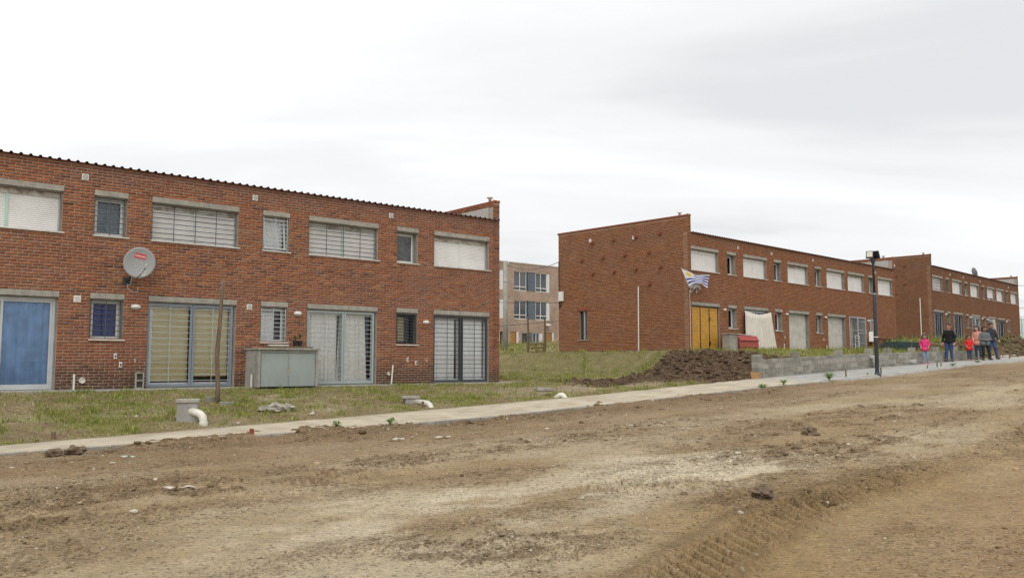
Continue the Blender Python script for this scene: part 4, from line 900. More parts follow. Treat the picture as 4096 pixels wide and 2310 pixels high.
dwin(1.0, 1.95, .55, 1.47+dz, ()); dwin(2.45, 3.35, .55, 1.47+dz, (.5,)); MB().bbox(1.97, 2.43, .03, .15, .55, 1.47+dz, .004).build('blue_panel', 'blue_panel', D); MB().box(3.36, 3.74, .02, .16, .55, 1.47+dz).build('window_surround', 'white_paint', D); MB().bbox(.95, 3.8, -.06, .1, .47, .545, .006).build('sill', 'sill_marble', D)
dwin(-2.4, -1.72, .5, 1.5+dz, (.5,))
MB().lathe([(.05, 0), (.28, .02), (.3, .1), (.18, .2), (.02, .22)], 14, Matrix.Translation((4.19, -.3, 2.16+dz))).build('wall_lamp', 'white_plastic', D, smooth=True)
MB().box(-12, 16, .31, 9, -.6, 8.0+dz).build('core', 'interior', D); MB().bbox(-12.05, 16.05, -.05, 9.05, 8.05+dz, 8.15+dz, .01).build('roof_edge', 'white_paint', D)
MB().bbox(2.8, 3.7, 2, 3, 8.15+dz, 8.5+dz, .01).build('roof_tank', 'plaster', D)
for u in (.7, 3.95): socket(D, u, 1.05+.3, .06, .1)
# ------------------------------------------------------------------ things
def gp(a, o, dz=0.0):
    x, y = to_xy(a, o); z = float(lawn_h(np.array([a]), np.array([o]))[0]) if o < 5 else (float(pave_z(a, o)) if o < float(of(a)) else float(road_h(np.array([a]), np.array([o]))[0]))
    return Vector((x, y, z+dz))
A40 = R(40)
def onA(u, n, v): return A.matrix_basis @ Vector((u, n, v))
def onB(u, n, v): return Matrix.Translation(B.location) @ Matrix.Rotation(B.rotation_euler.z, 4, 'Z') @ Vector((u, n, v))
def onA(u, n, v): return Matrix.Translation(A.location) @ Matrix.Rotation(A.rotation_euler.z, 4, 'Z') @ Vector((u, n, v))

# --- satellite dish: wall bracket at (u=-11.62), reflector facing the road
loc = onA(-11.86, 0, 2.62); t = thing('satellite_dish', 'grey satellite dish with a red sticker on the near brick wall', 'satellite dish', loc, R(40))
m = MB(); m.box(-.09, .09, -.02, -.002, -.09, .09); m.build('wall_plate', 'dark_steel', t); MB().tube([(0, -.01, 0), (0, -.12, .02), (.03, -.24, .14), (.05, -.30, .30)], .024, 10).build('mast', 'dark_steel', t)
Rd = Matrix.Translation((.16, -.42, .44)) @ Matrix.Rotation(R(-17), 4, 'Z') @ Matrix.Rotation(R(12), 4, 'Y') @ Matrix.Rotation(R(90-8), 4, 'X')
prof = [(0, -.055)] ; n = 36; vs_ = []; rings = 8
for back in (0, 1):
    for i in range(rings+1):
        r0 = i/rings
        for k in range(n):
            an = 2*math.pi*k/n; vs_.append(tuple(Rd @ Vector((.365*r0*math.cos(an), .395*r0*math.sin(an), -.06*(1-r0*r0)+(-.006 if back else 0)))))
fs = []
for bk in (0, 1):
    o0 = bk*(rings+1)*n
    for i in range(rings):
        for k in range(n): fs.append((o0+i*n+k, o0+i*n+(k+1) % n, o0+(i+1)*n+(k+1) % n, o0+(i+1)*n+k))
fs += [(rings*n+k, rings*n+(k+1) % n, (2*rings+1)*n+(k+1) % n, (2*rings+1)*n+k) for k in range(n)]
m = MB(); m.add(vs_, fs); dish = m.build('reflector', 'dish_grey', t, smooth=True)
def dz_(x, y): r2 = (x/.365)**2+(y/.395)**2; return -.06*(1-r2)
m = MB(); gx, gy = 8, 4; P = [tuple(Rd @ Vector((-.155+.27*i/gx, .11+.125*j/gy, dz_(-.155+.27*i/gx, .11+.125*j/gy)+.004))) for j in range(gy+1) for i in range(gx+1)]
m.add(P, [(j*(gx+1)+i, j*(gx+1)+i+1, (j+1)*(gx+1)+i+1, (j+1)*(gx+1)+i) for j in range(gy) for i in range(gx)]); m.build('sticker', 'sticker_red', dish, smooth=True)
fc = bpy.data.curves.new('lettering', 'FONT'); fc.body = 'Cablevisi\u00f3n'; fc.size = .058; fc.align_x = 'CENTER'; fc.align_y = 'CENTER'; fc.offset = .0012
fo = bpy.data.objects.new('tmp', fc); COL.objects.link(fo); bpy.context.view_layer.update(); fm = bpy.data.meshes.new_from_object(fo.evaluated_get(bpy.context.evaluated_depsgraph_get())); bpy.data.objects.remove(fo)
for v in fm.vertices: x, y = v.co.x*.9-.02, v.co.y+.172; v.co = Rd @ Vector((x, y, dz_(x, y)+.010))
fm.materials.clear(); fm.materials.append(M['white_paint']); lo = bpy.data.objects.new('lettering', fm); COL.objects.link(lo); lo.parent = dish
for (x, y) in ((-.08, .02), (.05, .02), (-.07, -.10), (.06, -.10)): MB().lathe([(.009, 0), (.009, .006), (.004, .009)], 8, Rd @ Matrix.Translation((x, y, dz_(x, y)+.002))).build('bolt', 'white_paint', dish)
pa = [Rd @ Vector(q) for q in ((.02, -.40, -.02), (.10, -.33, .16), (.16, -.20, .30))]; MB().tube(pa, .011, 8).build('feed_arm', 'grille_grey', t)
MB().tube([pa[2], pa[2]+(pa[2]-pa[1]).normalized()*.05, Rd @ Vector((.18, -.08, .30)), Rd @ Vector((.19, -.05, .28))], [.018, .02, .034, .03], 12).build('feed_horn', 'pvc_grey', t, smooth=True)
m = MB(); cc = pa[2]; m.tube([cc+Vector((.045*math.cos(q)-.02, 0.01, .06*math.sin(q)-.1)) for q in np.linspace(0, 11, 36)], .005, 6); m.build('cable_coil', 'white_plastic', t)
MB().tube([(0.0, -.05, -.08), (.02, -.03, -.16), (.08, -.02, -.24), (.16, -.02, -.26), (.26, -.02, -.255), (.27, -.01, -.2), (.265, .0, -.14)], .006, 6).build('cable', 'white_plastic', t)
MB().tube([(0, -.05, -.08), (.06, -.03, -.10), (.09, -.02, -.06), (.10, -.01, .1), (.10, 0, .14)], .006, 6).build('cable', 'white_plastic', t)

# --- gas cabinet
loc = onA(-8.78, -.85, -.02); t = thing('meter_cabinet', 'low cement cabinet with two grey-green steel doors against the wall', 'cabinet', loc, A40)
m = MB(); m.bbox(0, .07, 0, .846, 0, .985, .012); m.bbox(1.64, 1.71, 0, .846, 0, .985, .012); m.box(.07, 1.64, .75, .84, .0, .98); m.build('body', 'render_grey', t)
m = MB(); n = 24
for k in range(n):
    x0, x1 = -.03+1.80*k/n, -.03+1.80*(k+1)/n; f = -.03-.02*random.random(); m.box(x0, x1+.001, f, .846, .985+.006*random.random(), 1.03+.012*random.random())
m.build('top_slab', 'concrete', t); MB().bbox(.071, 1.639, .02, .07, .905, .984, .008).build('header', 'render_grey', t)
for (p, q) in ((.085, .852), (.862, 1.625)):
    d = frame_mesh(p, q, .02, .898, .022, .05, .02).build('door', 'sage_door', t); MB().bbox(p+.0205, q-.0205, .026, .04, .041, .877, .002).build('panel', 'sage_door', d)
    for z in (.16, .76): MB().tube([((p if p < .5 else q), .018, z), ((p if p < .5 else q), .018, z+.06)], .009, 8).build('hinge', 'sage_door', d)
m = MB(); m.bbox(.842, .878, .0, .02, .40, .45, .006); m.tube([(.85, .01, .45), (.85, .01, .475), (.86, .01, .485), (.87, .01, .475), (.87, .01, .45)], .005, 6); m.build('padlock', 'brass', t); MB().bbox(.846, .866, .008, .022, .30, .41, .003).build('hasp', 'light_steel', t)
tag(MB().bbox(0, 1.38, 0, .2, 0, .045, .008).build('plank', 'old_wood', None, loc=onA(-8.36, -.34, 1.03)), 'weathered plank lying on the cement cabinet under the window', 'plank').rotation_euler = (0, 0, A40)
tag(MB().bbox(0, .56, 0, .12, 0, .04, .006).build('stone_slab', 'sill_marble', None, loc=onA(-8.24, -.30, 1.077)), 'pale stone strip lying on the plank below the barred window', 'slab').rotation_euler = (0, 0, A40)
def leaves(m, c, n, r, h, seed, wid=.02, droop=.3):
    q = random.Random(seed)
    for k in range(n):
        an = q.uniform(0, 6.28); ln = r*q.uniform(.5, 1); z0 = q.uniform(0, h*.4); d = Vector((math.cos(an), math.sin(an), 0)); sd = Vector((-d.y, d.x, 0)); w = wid*q.uniform(.6, 1.2); up = h*q.uniform(.4, 1)
        p0 = Vector(c)+Vector((0, 0, z0)); p1 = p0+d*ln*.55+Vector((0, 0, up)); p2 = p0+d*ln+Vector((0, 0, up*(1-droop*q.uniform(.3, 1.6))))
        m.add([p0-sd*w*.25, p0+sd*w*.25, p1+sd*w, p1-sd*w, p2], [(0, 1, 2, 3), (3, 2, 4)])
for k, (u, hh, lb) in enumerate(((-7.47, .13, 'left of two black plant pots standing on the cabinet plank'), (-7.33, .22, 'right of two black plant pots on the plank, with the taller plant'))):
    t = thing('potted_plant', lb, 'plant pot', onA(u, -.24, 1.077), A40, 'plant pots on the cabinet'); MB().lathe([(.05, 0), (.068, .13), (.074, .132), (.074, .15), (.06, .15), (.055, .12)], 12).build('pot', 'black_rubber', t); m = MB(); leaves(m, (0, 0, .13), 16, .09, hh, k+3, .01); m.build('foliage', 'grass_dark', t)
# --- hollow block on end by the gate
t = MB(); T0 = Matrix.Translation((0, 0, 0))
def hollow_block(m, T):
    L, H, W_ = .40, .2, .2; w = .032
    for (x0, x1, z0, z1) in ((0, H, 0, w), (0, H, L-w, L), (0, H, L/2-w/2, L/2+w/2), (0, w, w, L/2-w/2), (H-w, H, w, L/2-w/2), (0, w, L/2+w/2, L-w), (H-w, H, L/2+w/2, L-w)): m.box(x0, x1, 0, W_, z0, z1, T)
    m.box(w, H-w, W_-.03, W_-.001, w, L-w, T)
hollow_block(t, T0); o = t.build('hollow_block', 'concrete_block', None, loc=onA(-11.66, -.30, -.01)); o.rotation_euler = (0, 0, R(28)); tag(o, 'hollow concrete block standing on end beside the olive blinds', 'concrete block')

# --- crooked post on the lawn with its footing blocks
p = gp(-10.53, 2.68); t = tag(MB().tube([(0, 0, -.15), (.0, 0, .3), (-.02, 0, .7), (-.05, .01, 1.05), (-.03, 0, 1.4), (.0, 0, 1.8), (.012, 0, 2.2), (.03, .0, 2.6), (.04, 0, 2.86)], [.058, .054, .05, .053, .048, .044, .04, .036, .026], 12).build('wooden_post', 'bark', None, True, p), 'crooked bare wooden post standing upright on the lawn', 'post')
o = MB().bbox(-.02, .30, -.06, .06, -.05, .07, .01).build('concrete_block', 'concrete_block', None, loc=gp(-10.55, 2.92)); o.rotation_euler = (0, 0, R(32)); tag(o, 'grey block half buried right of the crooked post foot', 'concrete block')
o = MB().bbox(-.30, -.08, -.1, .08, -.05, .12, .012).build('concrete_block', 'concrete_block', None, loc=gp(-10.45, 2.5)); o.rotation_euler = (0, 0, R(46)); tag(o, 'grey block half hidden behind the crooked post foot', 'concrete block')

# --- drain boxes with white elbow pipes
def elbow(m, pts, r, n=14):
    """rounded polyline"""
    out = []; P = [Vector(q) for q in pts]
    for i, q in enumerate(P):
        if 0 < i < len(P)-1:
            d0 = (P[i-1]-q); d1 = (P[i+1]-q); rr_ = min(.16, d0.length*.45, d1.length*.45); a0 = q+d0.normalized()*rr_; a1 = q+d1.normalized()*rr_
            for k in range(7): t_ = k/6; out.append((a0*(1-t_)**2+q*2*t_*(1-t_)+a1*t_**2))
        else: out.append(q)
    m.tube(out, r, n); return m
p = gp(-11.75, 4.25); t = thing('drain_box', 'square cement drain box on the lawn with a thick white elbow pipe', 'drain box', p, R(15))
m = MB(); m.bbox(-.2, .2, -.17, .17, -.15, .36, .012); m.build('box', 'render_grey', t); MB().bbox(-.225, .225, -.195, .195, .361, .44, .014).build('lid', 'concrete', t)
m = MB(); elbow(m, ((.05, -.1, .20), (.34, -.33, .13), (.34, -.33, -.3)), .078); m.build('elbow_pipe', 'pvc_white', t, True); MB().lathe([(.082, -.12), (.09, -.115), (.09, .0), (.082, .005)], 16, Matrix.Translation((.34, -.33, -.02))).build('pipe_collar', 'pvc_white', t)
p = gp(-6.05, 3.95); t = thing('drain_box', 'sunken cement drain box at mid lawn with a low white pipe', 'drain box', p, R(20))
MB().bbox(-.2, .14, -.14, .14, -.2, .10, .012).build('box', 'render_grey', t); MB().bbox(-.27, .17, -.16, .16, .101, .165, .012).build('lid', 'concrete', t); m = MB(); elbow(m, ((.05, -.05, .03), (.30, -.62, .0), (.34, -.78, -.3)), .07); m.build('elbow_pipe', 'pvc_white', t, True)
o = MB().bbox(-.03, .03, -.02, .02, -.1, .16, .004).build('wooden_stake', 'old_wood', None, loc=gp(-6.25, 4.72)); tag(o, 'short stake beside the low white pipe at mid lawn', 'stake')
p = gp(-1.15, 3.45); t = thing('drain_box', 'flat drain box slab near the lawn end with a white pipe bend', 'drain box', p, R(25))
MB().bbox(-.26, .26, -.16, .16, .0, .09, .012).build('lid', 'concrete', t); MB().bbox(-.2, .2, -.12, .12, -.2, -.001, .012).build('box', 'render_grey', t)
q = gp(-1.75, 4.9)-p; ca, sa = math.cos(R(-25)), math.sin(R(-25)); qx, qy = q.x*ca-q.y*sa, q.x*sa+q.y*ca; m = MB(); elbow(m, ((qx-.16, qy+.2, q.z-.06), (qx, qy+.02, q.z+.13), (qx+.16, qy-.12, q.z-.22)), .075); m.build('elbow_pipe', 'pvc_white', t, True)

# --- stones, broken brick, clods, litter
m = MB(); m.blob((0, 0, .06), .24, 4, 3, .42, (1.25, .7, .46), 1.9); m.blob((.25, .03, .04), .18, 8, 3, .4, (1.0, .8, .55), 2.1); tag(m.build('rock', 'limestone', None, loc=gp(-9.72, 3.95)), 'large pale jagged rock lying on the lawn right of the post', 'rock').rotation_euler = (0, 0, R(30))
def stone(name, a, o, r, mat, label, cat, seed, sq=(1.2, .9, .7), dz=0, group=None, sub=2, rough=.3): 
    ob = MB().blob((0, 0, r*.4), r, seed, sub, rough, sq).build(name, mat, None, loc=gp(a, o, dz)); ob.rotation_euler = (0, 0, seed*1.3); return tag(ob, label, cat, group)
simple('dark_soil', (.16, .115, .075), .97, .35, 20, bump=1, bscale=45)
stone('earth_clod', -14.82, 7.16, .105, 'dark_soil', 'left of two dark earth clods lying against the kerb', 'clod', 3, sub=3, rough=.5); stone('earth_clod', -14.52, 7.12, .12, 'dark_soil', 'right of two dark earth clods lying against the kerb', 'clod', 5, sub=3, rough=.5)
stone('earth_clod', -4.6, 14.1, .11, 'dark_soil', 'dark earth clod standing alone in the middle of the road', 'clod', 7, sub=3, rough=.55); stone('earth_clod', -10.35, 17.0, .095, 'dark_soil', 'large dark clod beside the tyre track in the near road', 'clod', 9, (1.2, 1.0, .8), sub=3, rough=.6)
stone('earth_clod', -6.85, 7.35, .07, 'dark_soil', 'brown clod lying by the kerb below the far drain boxes', 'clod', 11, sub=3, rough=.5)
stone('white_stone', -9.1, 4.55, .055, 'pebble_white', 'small white stone on the lawn by the kerb, near the rock', 'stone', 13); stone('white_stone', -10.9, 4.8, .035, 'pebble_white', 'small white stone beside the upright white pipe', 'stone', 15); stone('white_stone', -12.6, 3.7, .035, 'pebble_white', 'white pebble in the grass left of the cement drain box', 'stone', 17)
m = MB(); m.bbox(-.06, .06, -.035, .035, -.01, .045, .008); m.bbox(-.015, .06, -.03, .03, .045, .10, .01); o = m.build('broken_brick', 'broken_brick', None, loc=gp(-11.35, 6.5)); tag(o, 'broken red brick pieces at the kerb edge of the pavement', 'brick').rotation_euler = (0, 0, R(40))
o = MB().bbox(-.035, .035, -.02, .02, -.05, .13, .004).build('wooden_stake', 'old_wood', None, loc=gp(-14.35, 4.82)); tag(o, 'short wooden stake at the lawn edge, far left', 'stake')
def litter(a, o, L, W_, mat, label, rz, seed):
    q = random.Random(seed); m = MB(); n = 5; P = [(L*(i/n-.5), W_*(j/2-.5)*(1-.5*abs(i/n-.5)*q.uniform(.5, 1.5)), .01+.03*q.random()) for j in range(3) for i in range(n+1)]
    m.add(P, [(j*(n+1)+i, j*(n+1)+i+1, (j+1)*(n+1)+i+1, (j+1)*(n+1)+i) for j in range(2) for i in range(n)]); ob = m.build('plastic_scrap', mat, None, loc=gp(a, o, .015)); ob.rotation_euler = (0, 0, rz); tag(ob, label, 'litter')
litter(-14.05, 8.3, .22, .08, 'mint_glass_shard', 'pale green plastic scrap on the dirt near the left kerb', R(20), 1); litter(-14.5, 11.9, .34, .09, 'pebble_white', 'long white plastic scrap on the dirt at lower left', R(25), 2); litter(-9.7, 9.0, .30, .07, 'pebble_white', 'white plastic scrap half buried in the road at mid left', R(25), 3); litter(-8.9, 9.3, .3, .1, 'pebble_white', 'crumpled white plastic next to dark clods in the road', R(30), 4)

# --- weeds at the pavement edge
def weed(a, o, n, r, h, wid, label, seed, mat='leaf'):
    m = MB(); leaves(m, (0, 0, 0), n, r, h, seed, wid, .5); tag(m.build('weed', mat, None, loc=gp(a, o, -.01)), label, 'weed', 'weeds along the pavement')
weed(-8.5, 6.86, 34, .17, .13, .022, 'broad-leaved weed at the kerb in front of the near house row', 1); weed(-9.7, 6.80, 26, .16, .12, .014, 'low weed with thin blades left of the broad-leaved one', 2); weed(4.4, 7.18, 44, .22, .12, .02, 'broad weed at the kerb before the spoil heap', 3); weed(5.5, 7.2, 60, .2, .14, .008, 'grassy tuft at the kerb right of the broad weed', 4); weed(8.05, 7.28, 90, .3, .22, .008, 'tall grassy tuft at the kerb left of the wooden stakes', 5); weed(18.0, 7.05, 50, .3, .10, .008, 'grass tuft at the road edge before the pink coat', 6); weed(20.7, 6.95, 50, .3, .10, .008, 'grass tuft at the road edge before the red coat', 7)

# --- sapling in its dug pit
p = gp(4.4, -.45); t = thing('sapling', 'young sapling with bright green leaves before the grass bank', 'sapling', p)
MB().tube([(0, 0, -.05), (.02, 0, .35), (-.01, 0, .7), (.02, .01, 1.0)], [.014, .011, .008, .004], 6).build('trunk', 'bark', t); q = random.Random(3); m = MB()
for k in range(150):
    z = q.uniform(.32, 1.08); r0 = .25*math.sin(math.pi*min(1, (z-.2)/1.0))+.05; an = q.uniform(0, 6.28); d = r0*q.uniform(.2, 1); c_ = Vector((d*math.cos(an), d*math.sin(an), z)); e1 = Vector((q.gauss(0, 1), q.gauss(0, 1), q.gauss(0, .6))).normalized(); e2 = e1.cross(Vector((q.gauss(0, 1), q.gauss(0, 1), q.gauss(0, 1)))).normalized(); L = q.uniform(.05, .09); w = L*.3
    m.add([c_-e1*L/2, c_+e2*w, c_+e1*L/2, c_-e2*w], [(0, 1, 2, 3)])
m.build('crown', 'leaf_yellow', t)
stone('earth_clod', 2.75, 1.35, .22, 'dark_soil', 'small dark mound of dug soil on the low ground', 'soil mound', 21, (1.6, 1.2, .6), sub=3, rough=.5)

# --- utility pole, gate posts, cables
t = thing('utility_pole', 'grey concrete utility pole standing in the gap between two house rows', 'pole', (-.45, 58, 1.9)); MB().tube([(0, 0, -.3), (0, 0, 6.75)], [.19, .13], 12).build('shaft', 'pole_concrete', t, True); m = MB(); [m.lathe([(.2, z), (.2, z+.05)], 12) for z in (1.3, 3.2, 5.3)]; m.v = [(x*.86, y*.86, z) for x, y, z in m.v]; m.build('band', 'light_steel', t); MB().lathe([(.05, 0), (.06, .1), (.04, .14)], 10, Matrix.Translation((.2, -.05, 6.5))).build('insulator', 'light_steel', t)
tag(MB().bbox(-1.6, .9, -.2, .2, -.3, .18, .02).build('low_wall', 'concrete', None, loc=(.4, 55, 1.95)), 'low concrete kerb wall at the foot of the utility pole', 'low wall').rotation_euler = (0, 0, R(-20))
tag(MB().bbox(0, 1.6, 0, .3, -.2, .12, .02).build('concrete_slab', 'concrete', None, loc=(2.35, 52, 2.1)), 'concrete slab in the grass left of the gable wall foot', 'slab').rotation_euler = (0, 0, R(30))
t = thing('wooden_gate', 'rough wooden gate hung between two tall posts before the far block', 'gate', (.95, 51, 2.1), R(-8)); 
for x, h in ((0, 2.35), (1.02, 2.15)): MB().tube([(x, 0, -.2), (x+.02, 0, h*.5), (x, 0, h)], [.085, .07, .05], 10).build('post', 'bark', t)
for z, w in ((.15, .09), (.38, .08), (.62, .09)): MB().bbox(.07, .95, -.03, .03, z, z+w, .008, Matrix.Rotation(R(-3), 4, 'Y')).build('rail', 'old_wood', t)
for x in (.45, .9): MB().bbox(x, x+.08, -.065, -.031, .02, .74, .006).build('upright', 'old_wood', t)
def cable(p, q, sag, label, r=.018):
    p = Vector(p); q = Vector(q); pts = [p.lerp(q, k/16)-Vector((0, 0, sag*4*(k/16)*(1-k/16))) for k in range(17)]; c_ = p; tag(MB().tube([x-c_ for x in pts], r, 5).build('overhead_cable', 'dark_steel', None, loc=c_), label, 'cable', 'overhead cables')
gB = onB(.05, 8.06, 4.7)
cable((-.3, 57.9, 8.35), gB, .35, 'overhead cable running from the pole top to the gable corner'); cable((-14, 60, 6.3), (5.0, 60.4, 5.95), .12, 'upper black cable crossing in front of the far block'); cable((-14, 59, 3.9), (4.9, 56, 4.6), .3, 'lower black cable crossing in front of the far block')

# --- concrete block wall
t = thing('block_wall', 'low unplastered concrete block wall with short pillars along the pavement', 'wall')
def wall_h(a): return float(np.interp(a, [7, 15, 22, 26], [.63, .58, .47, .42]))
pill = [7.55, 9.95, 12.97, 15.35, 16.95, 19.1, 21.4, 23.4]
def wbox(m, a0, a1, o0, o1, h0a, h1a, h0b, h1b, dz=0):
    vs_ = []
    for (a, hl, hh) in ((a0, h0a, h1a), (a1, h0b, h1b)):
        z = float(zs(a))
        for (o, h) in ((o0, hl), (o1, hl), (o1, hh), (o0, hh)): x, y = to_xy(a, o); vs_.append((x, y, z+h+dz))
    m.add(vs_, [(0, 1, 2, 3), (7, 6, 5, 4), (0, 4, 5, 1), (1, 5, 6, 2), (2, 6, 7, 3), (3, 7, 4, 0)])
m = MB(); a0 = 7.65
while a0 < 24.5: wbox(m, a0, a0+.5, 4.806, 4.994, -.15, wall_h(a0)-.004, -.15, wall_h(a0+.5)-.004); a0 += .5
m.build('mortar_core', 'block_joint', t)
row = 0; z0 = -.10
while z0 < .62:
    a0 = 7.67-(.2 if row % 2 else 0)
    while a0 < 24.6:
        p0, p1 = max(a0, 7.67), min(a0+.39, 24.7); ht = [min(z0+.185, wall_h(x)) for x in (p0, p1)]
        if p1-p0 > .08 and min(ht)-z0 > .04:
            m = MB(); pr = random.uniform(0, .012); wbox(m, p0+.003, p1-.003, 4.80, 5.0+pr, z0+.003, ht[0]-.002, z0+.003, ht[1]-.002, random.uniform(-.003, .003)); m.build('block', 'concrete_block', t)
        a0 += .4
    z0 += .195; row += 1
for k, pa_ in enumerate(pill):
    h = wall_h(pa_)+(.17 if k == 0 else .20); z = -.05 if k in (0,) else wall_h(pa_)+.004
    if k == 0:
        while z < h-.02: m = MB(); wbox(m, pa_-.14, pa_+.13, 4.76, 5.03, z, min(z+.195, h), z, min(z+.195, h)); m.build('pillar_block', 'concrete_block', t); z += .199
    else: m = MB(); wbox(m, pa_-.13, pa_+.13, 4.79, 5.01, z, h, z, h); m.build('pillar_block', 'concrete_block', t)
t = thing('block_pier', 'taller stub of block wall beside the walking group', 'wall'); 
for k in range(3): m = MB(); wbox(m, 25.2, 25.6, 4.7, 5.0, -.1+k*.25, .145+k*.25, -.1+k*.25, .145+k*.25); m.build('block', 'concrete_block', t)
for k in range(2): m = MB(); wbox(m, 25.605, 26.0, 4.72, 4.98, -.1+k*.25, .145+k*.25, -.1+k*.25, .145+k*.25); m.build('block', 'concrete_block', t)
for (a0, dx, lb) in ((15.25, 0, 'grey pipe elbow coming out of the block wall behind the lamp post'), (18.65, 0, 'short grey pipe end lying at the wall left of the pink coat')):
    p = gp(a0, 5.12); m = MB()
    if a0 < 16: elbow(m, ((0, .2, .42), (0, -.06, .42), (0, -.06, -.05)), .09)
    else: m.tube([(-.05, .25, .10), (.12, -.12, .10)], .12, 14)
    tag(m.build('drain_pipe', 'pvc_grey', None, True, p), lb, 'pipe').rotation_euler = (0, 0, A40)
m = MB(); m.quad((0, 0, 0), (.44, 0, .02), (.44, .01, .22), (0, .02, .25)); m.v += [(x, y+.008, z) for x, y, z in m.v[:4]]; m.f += [(7, 6, 5, 4), (0, 4, 5, 1), (1, 5, 6, 2), (2, 6, 7, 3), (3, 7, 4, 0)]; m.mi += [0]*5; m.bbox(.15, .42, .009, .2, .0, .012, .002)
o = m.build('cardboard_box', 'cardboard', None, loc=gp(6.9, 5.1, .0)); tag(o, 'torn flap of brown cardboard leaning at the wall start', 'cardboard').rotation_euler = (R(-8), 0, R(30))

# --- lamp post
p = gp(11.25, 7.3); t = thing('street_lamp', 'black steel lamp post with two floodlights at the kerb', 'street lamp', p, R(-22))
MB().lathe([(.12, -.05), (.12, .02), (.09, .05), (.072, .14), (.07, .5), (.066, 2.8), (.05, 2.84)], 16).build('lower_pole', 'lamp_black', t, True); MB().lathe([(.043, 2.8), (.040, 4.1), (.038, 4.12)], 14).build('upper_pole', 'lamp_black', t, True)
MB().lathe([(.047, 2.86), (.047, 2.9)], 12).build('band', 'light_steel', t); m = MB(); m.lathe([(.07, 3.98), (.075, 4.1), (.05, 4.14)], 12); m.box(-.12, .12, -.03, .03, 4.08, 4.14); m.build('head_bracket', 'lamp_black', t)
for s_, lb in ((-1, 1), (1, -1)):
    T = Matrix.Translation((s_*.105, -.04*lb, 4.27)) @ Matrix.Rotation(R(-8 if s_ < 0 else 150), 4, 'Z') @ Matrix.Rotation(R(-22), 4, 'X')
    f = MB().bbox(-.125, .125, -.03, .04, -.13, .15, .01, T).build('floodlight', 'lamp_black', t); MB().box(-.095, .095, -.036, -.031, -.09, .115, T).build('lens', 'lens_cream', f)
    m = MB(); [m.box(-.1+.045*k, -.09+.045*k, .041, .06, -.1, .1, T) for k in range(5)]; m.build('cooling_fins', 'lamp_black', f)
MB().bbox(-.23, -.08, -.07, .07, 1.18, 1.53, .02).build('control_box', 'white_plastic', t); MB().lathe([(.074, 1.33), (.076, 1.335), (.076, 1.355), (.074, 1.36)], 14).build('strap', 'white_plastic', t)
for (a0, o0, h, tl, lb) in ((9.75, 6.95, .27, .10, 'leaning wooden stake at the kerb left of the lamp post'), (11.62, 7.25, .25, 0, 'wooden stake standing just right of the lamp post'), (10.75, 7.2, .1, 0, 'short stake stub left of the lamp post base'), (15.9, 6.98, .12, 0, 'leftmost short stake before the pink coat'), (17.05, 6.85, .20, 0, 'tallest of the stakes before the pink coat'), (17.4, 6.85, .14, 0, 'stake right of the tallest one before the pink coat'), (27.2, 5.9, .3, 0, 'thin stake at the pavement right of the walking group'), (26.6, 6.1, .15, 0, 'shorter thin stake next to the walking group'), (28.8, 5.7, .14, 0, 'stubby wooden peg at the right edge of the pavement')):
    o = MB().bbox(-.025, .025, -.018, .018, -.08, h, .004).build('wooden_stake', 'old_wood', None, loc=gp(a0, o0)); o.rotation_euler = (0, -tl, A40); tag(o, lb, 'stake')
tag(MB().bbox(-.5, .5, -.06, .06, -.03, .05, .01).build('concrete_strip', 'pebble_white', None, loc=gp(10.75, 7.3, .0)), 'pale strip of cement at the lamp post base', 'kerb piece').rotation_euler = (0, 0, R(43))

# --- things before the second row
t = thing('block_stack', 'square stack of grey concrete blocks beside the yellow gate', 'block stack', onB(2.0, -.9, -.16), R(43.8))
for i in range(4):
    for (x0, x1, y0, y1) in (((0, .40, 0, .19), (.41, .66, 0, .19), (0, .66, .2, .4)) if i % 2 else ((0, .25, 0, .19), (.26, .66, 0, .19), (0, .66, .2, .4))): MB().bbox(x0, x1, y0, y1, i*.225, i*.225+.20, .006).build('block', 'concrete_block', t)
MB().box(.006, .654, .006, .394, 0, .86).build('mortar', 'block_joint', t); MB().bbox(-.04, .70, -.03, .43, .895, .94, .01).build('top_slab', 'concrete', t)
t = thing('red_metal_sheet', 'red folded sheet-metal panel leaning beside the block stack', 'metal sheet', onB(2.72, -.93, -.16), R(43.8)); m = MB(); prof = [(.0, .0), (.02, .30), (-.05, .33), (-.02, .60), (-.09, .63), (.08, .86)]; L = 1.72
for k in range(len(prof)-1): (y0, z0), (y1, z1) = prof[k], prof[k+1]; m.add([(0, y0, z0), (L, y0, z0), (L, y1, z1), (0, y1, z1), (0, y0+.02, z0), (L, y0+.02, z0), (L, y1+.02, z1), (0, y1+.02, z1)], [(0, 1, 2, 3), (7, 6, 5, 4), (0, 4, 5, 1), (1, 5, 6, 2), (2, 6, 7, 3), (3, 7, 4, 0)])
m.build('panel', 'red_sheet', t)
tag(MB().bbox(0, 1.75, 0, .5, 0, .035, .006).build('board', 'sill_marble', None, loc=onB(2.45, -.85, .745)), 'pale board lying across the red sheet and block stack', 'board').rotation_euler = (0, R(1), R(43.8))
o = wavy(4.66, 7.12, -.05, 1.98, -.14, .055, 9, n=110, flare=.5, top_amp=.5, seed=5, zsag=.14); o.v = [(x-.02*(1-max(0, min(1, z/2))), y-.16*(1-max(0, min(1, (z+.05)/2)))**1.3, z) for x, y, z in o.v]
cx = [(x-4.66, y, z+.05) for x, y, z in o.v]; o.v = cx; ob = o.build('hanging_sheet', 'sheet_cloth', None, True, onB(4.66, 0, -.05)); ob.rotation_euler = (0, 0, R(43.8)); tag(ob, 'large cream cloth hung over a doorway of the middle row', 'cloth sheet')
sm = ob.modifiers.new('thick', 'SOLIDIFY'); sm.thickness = .006
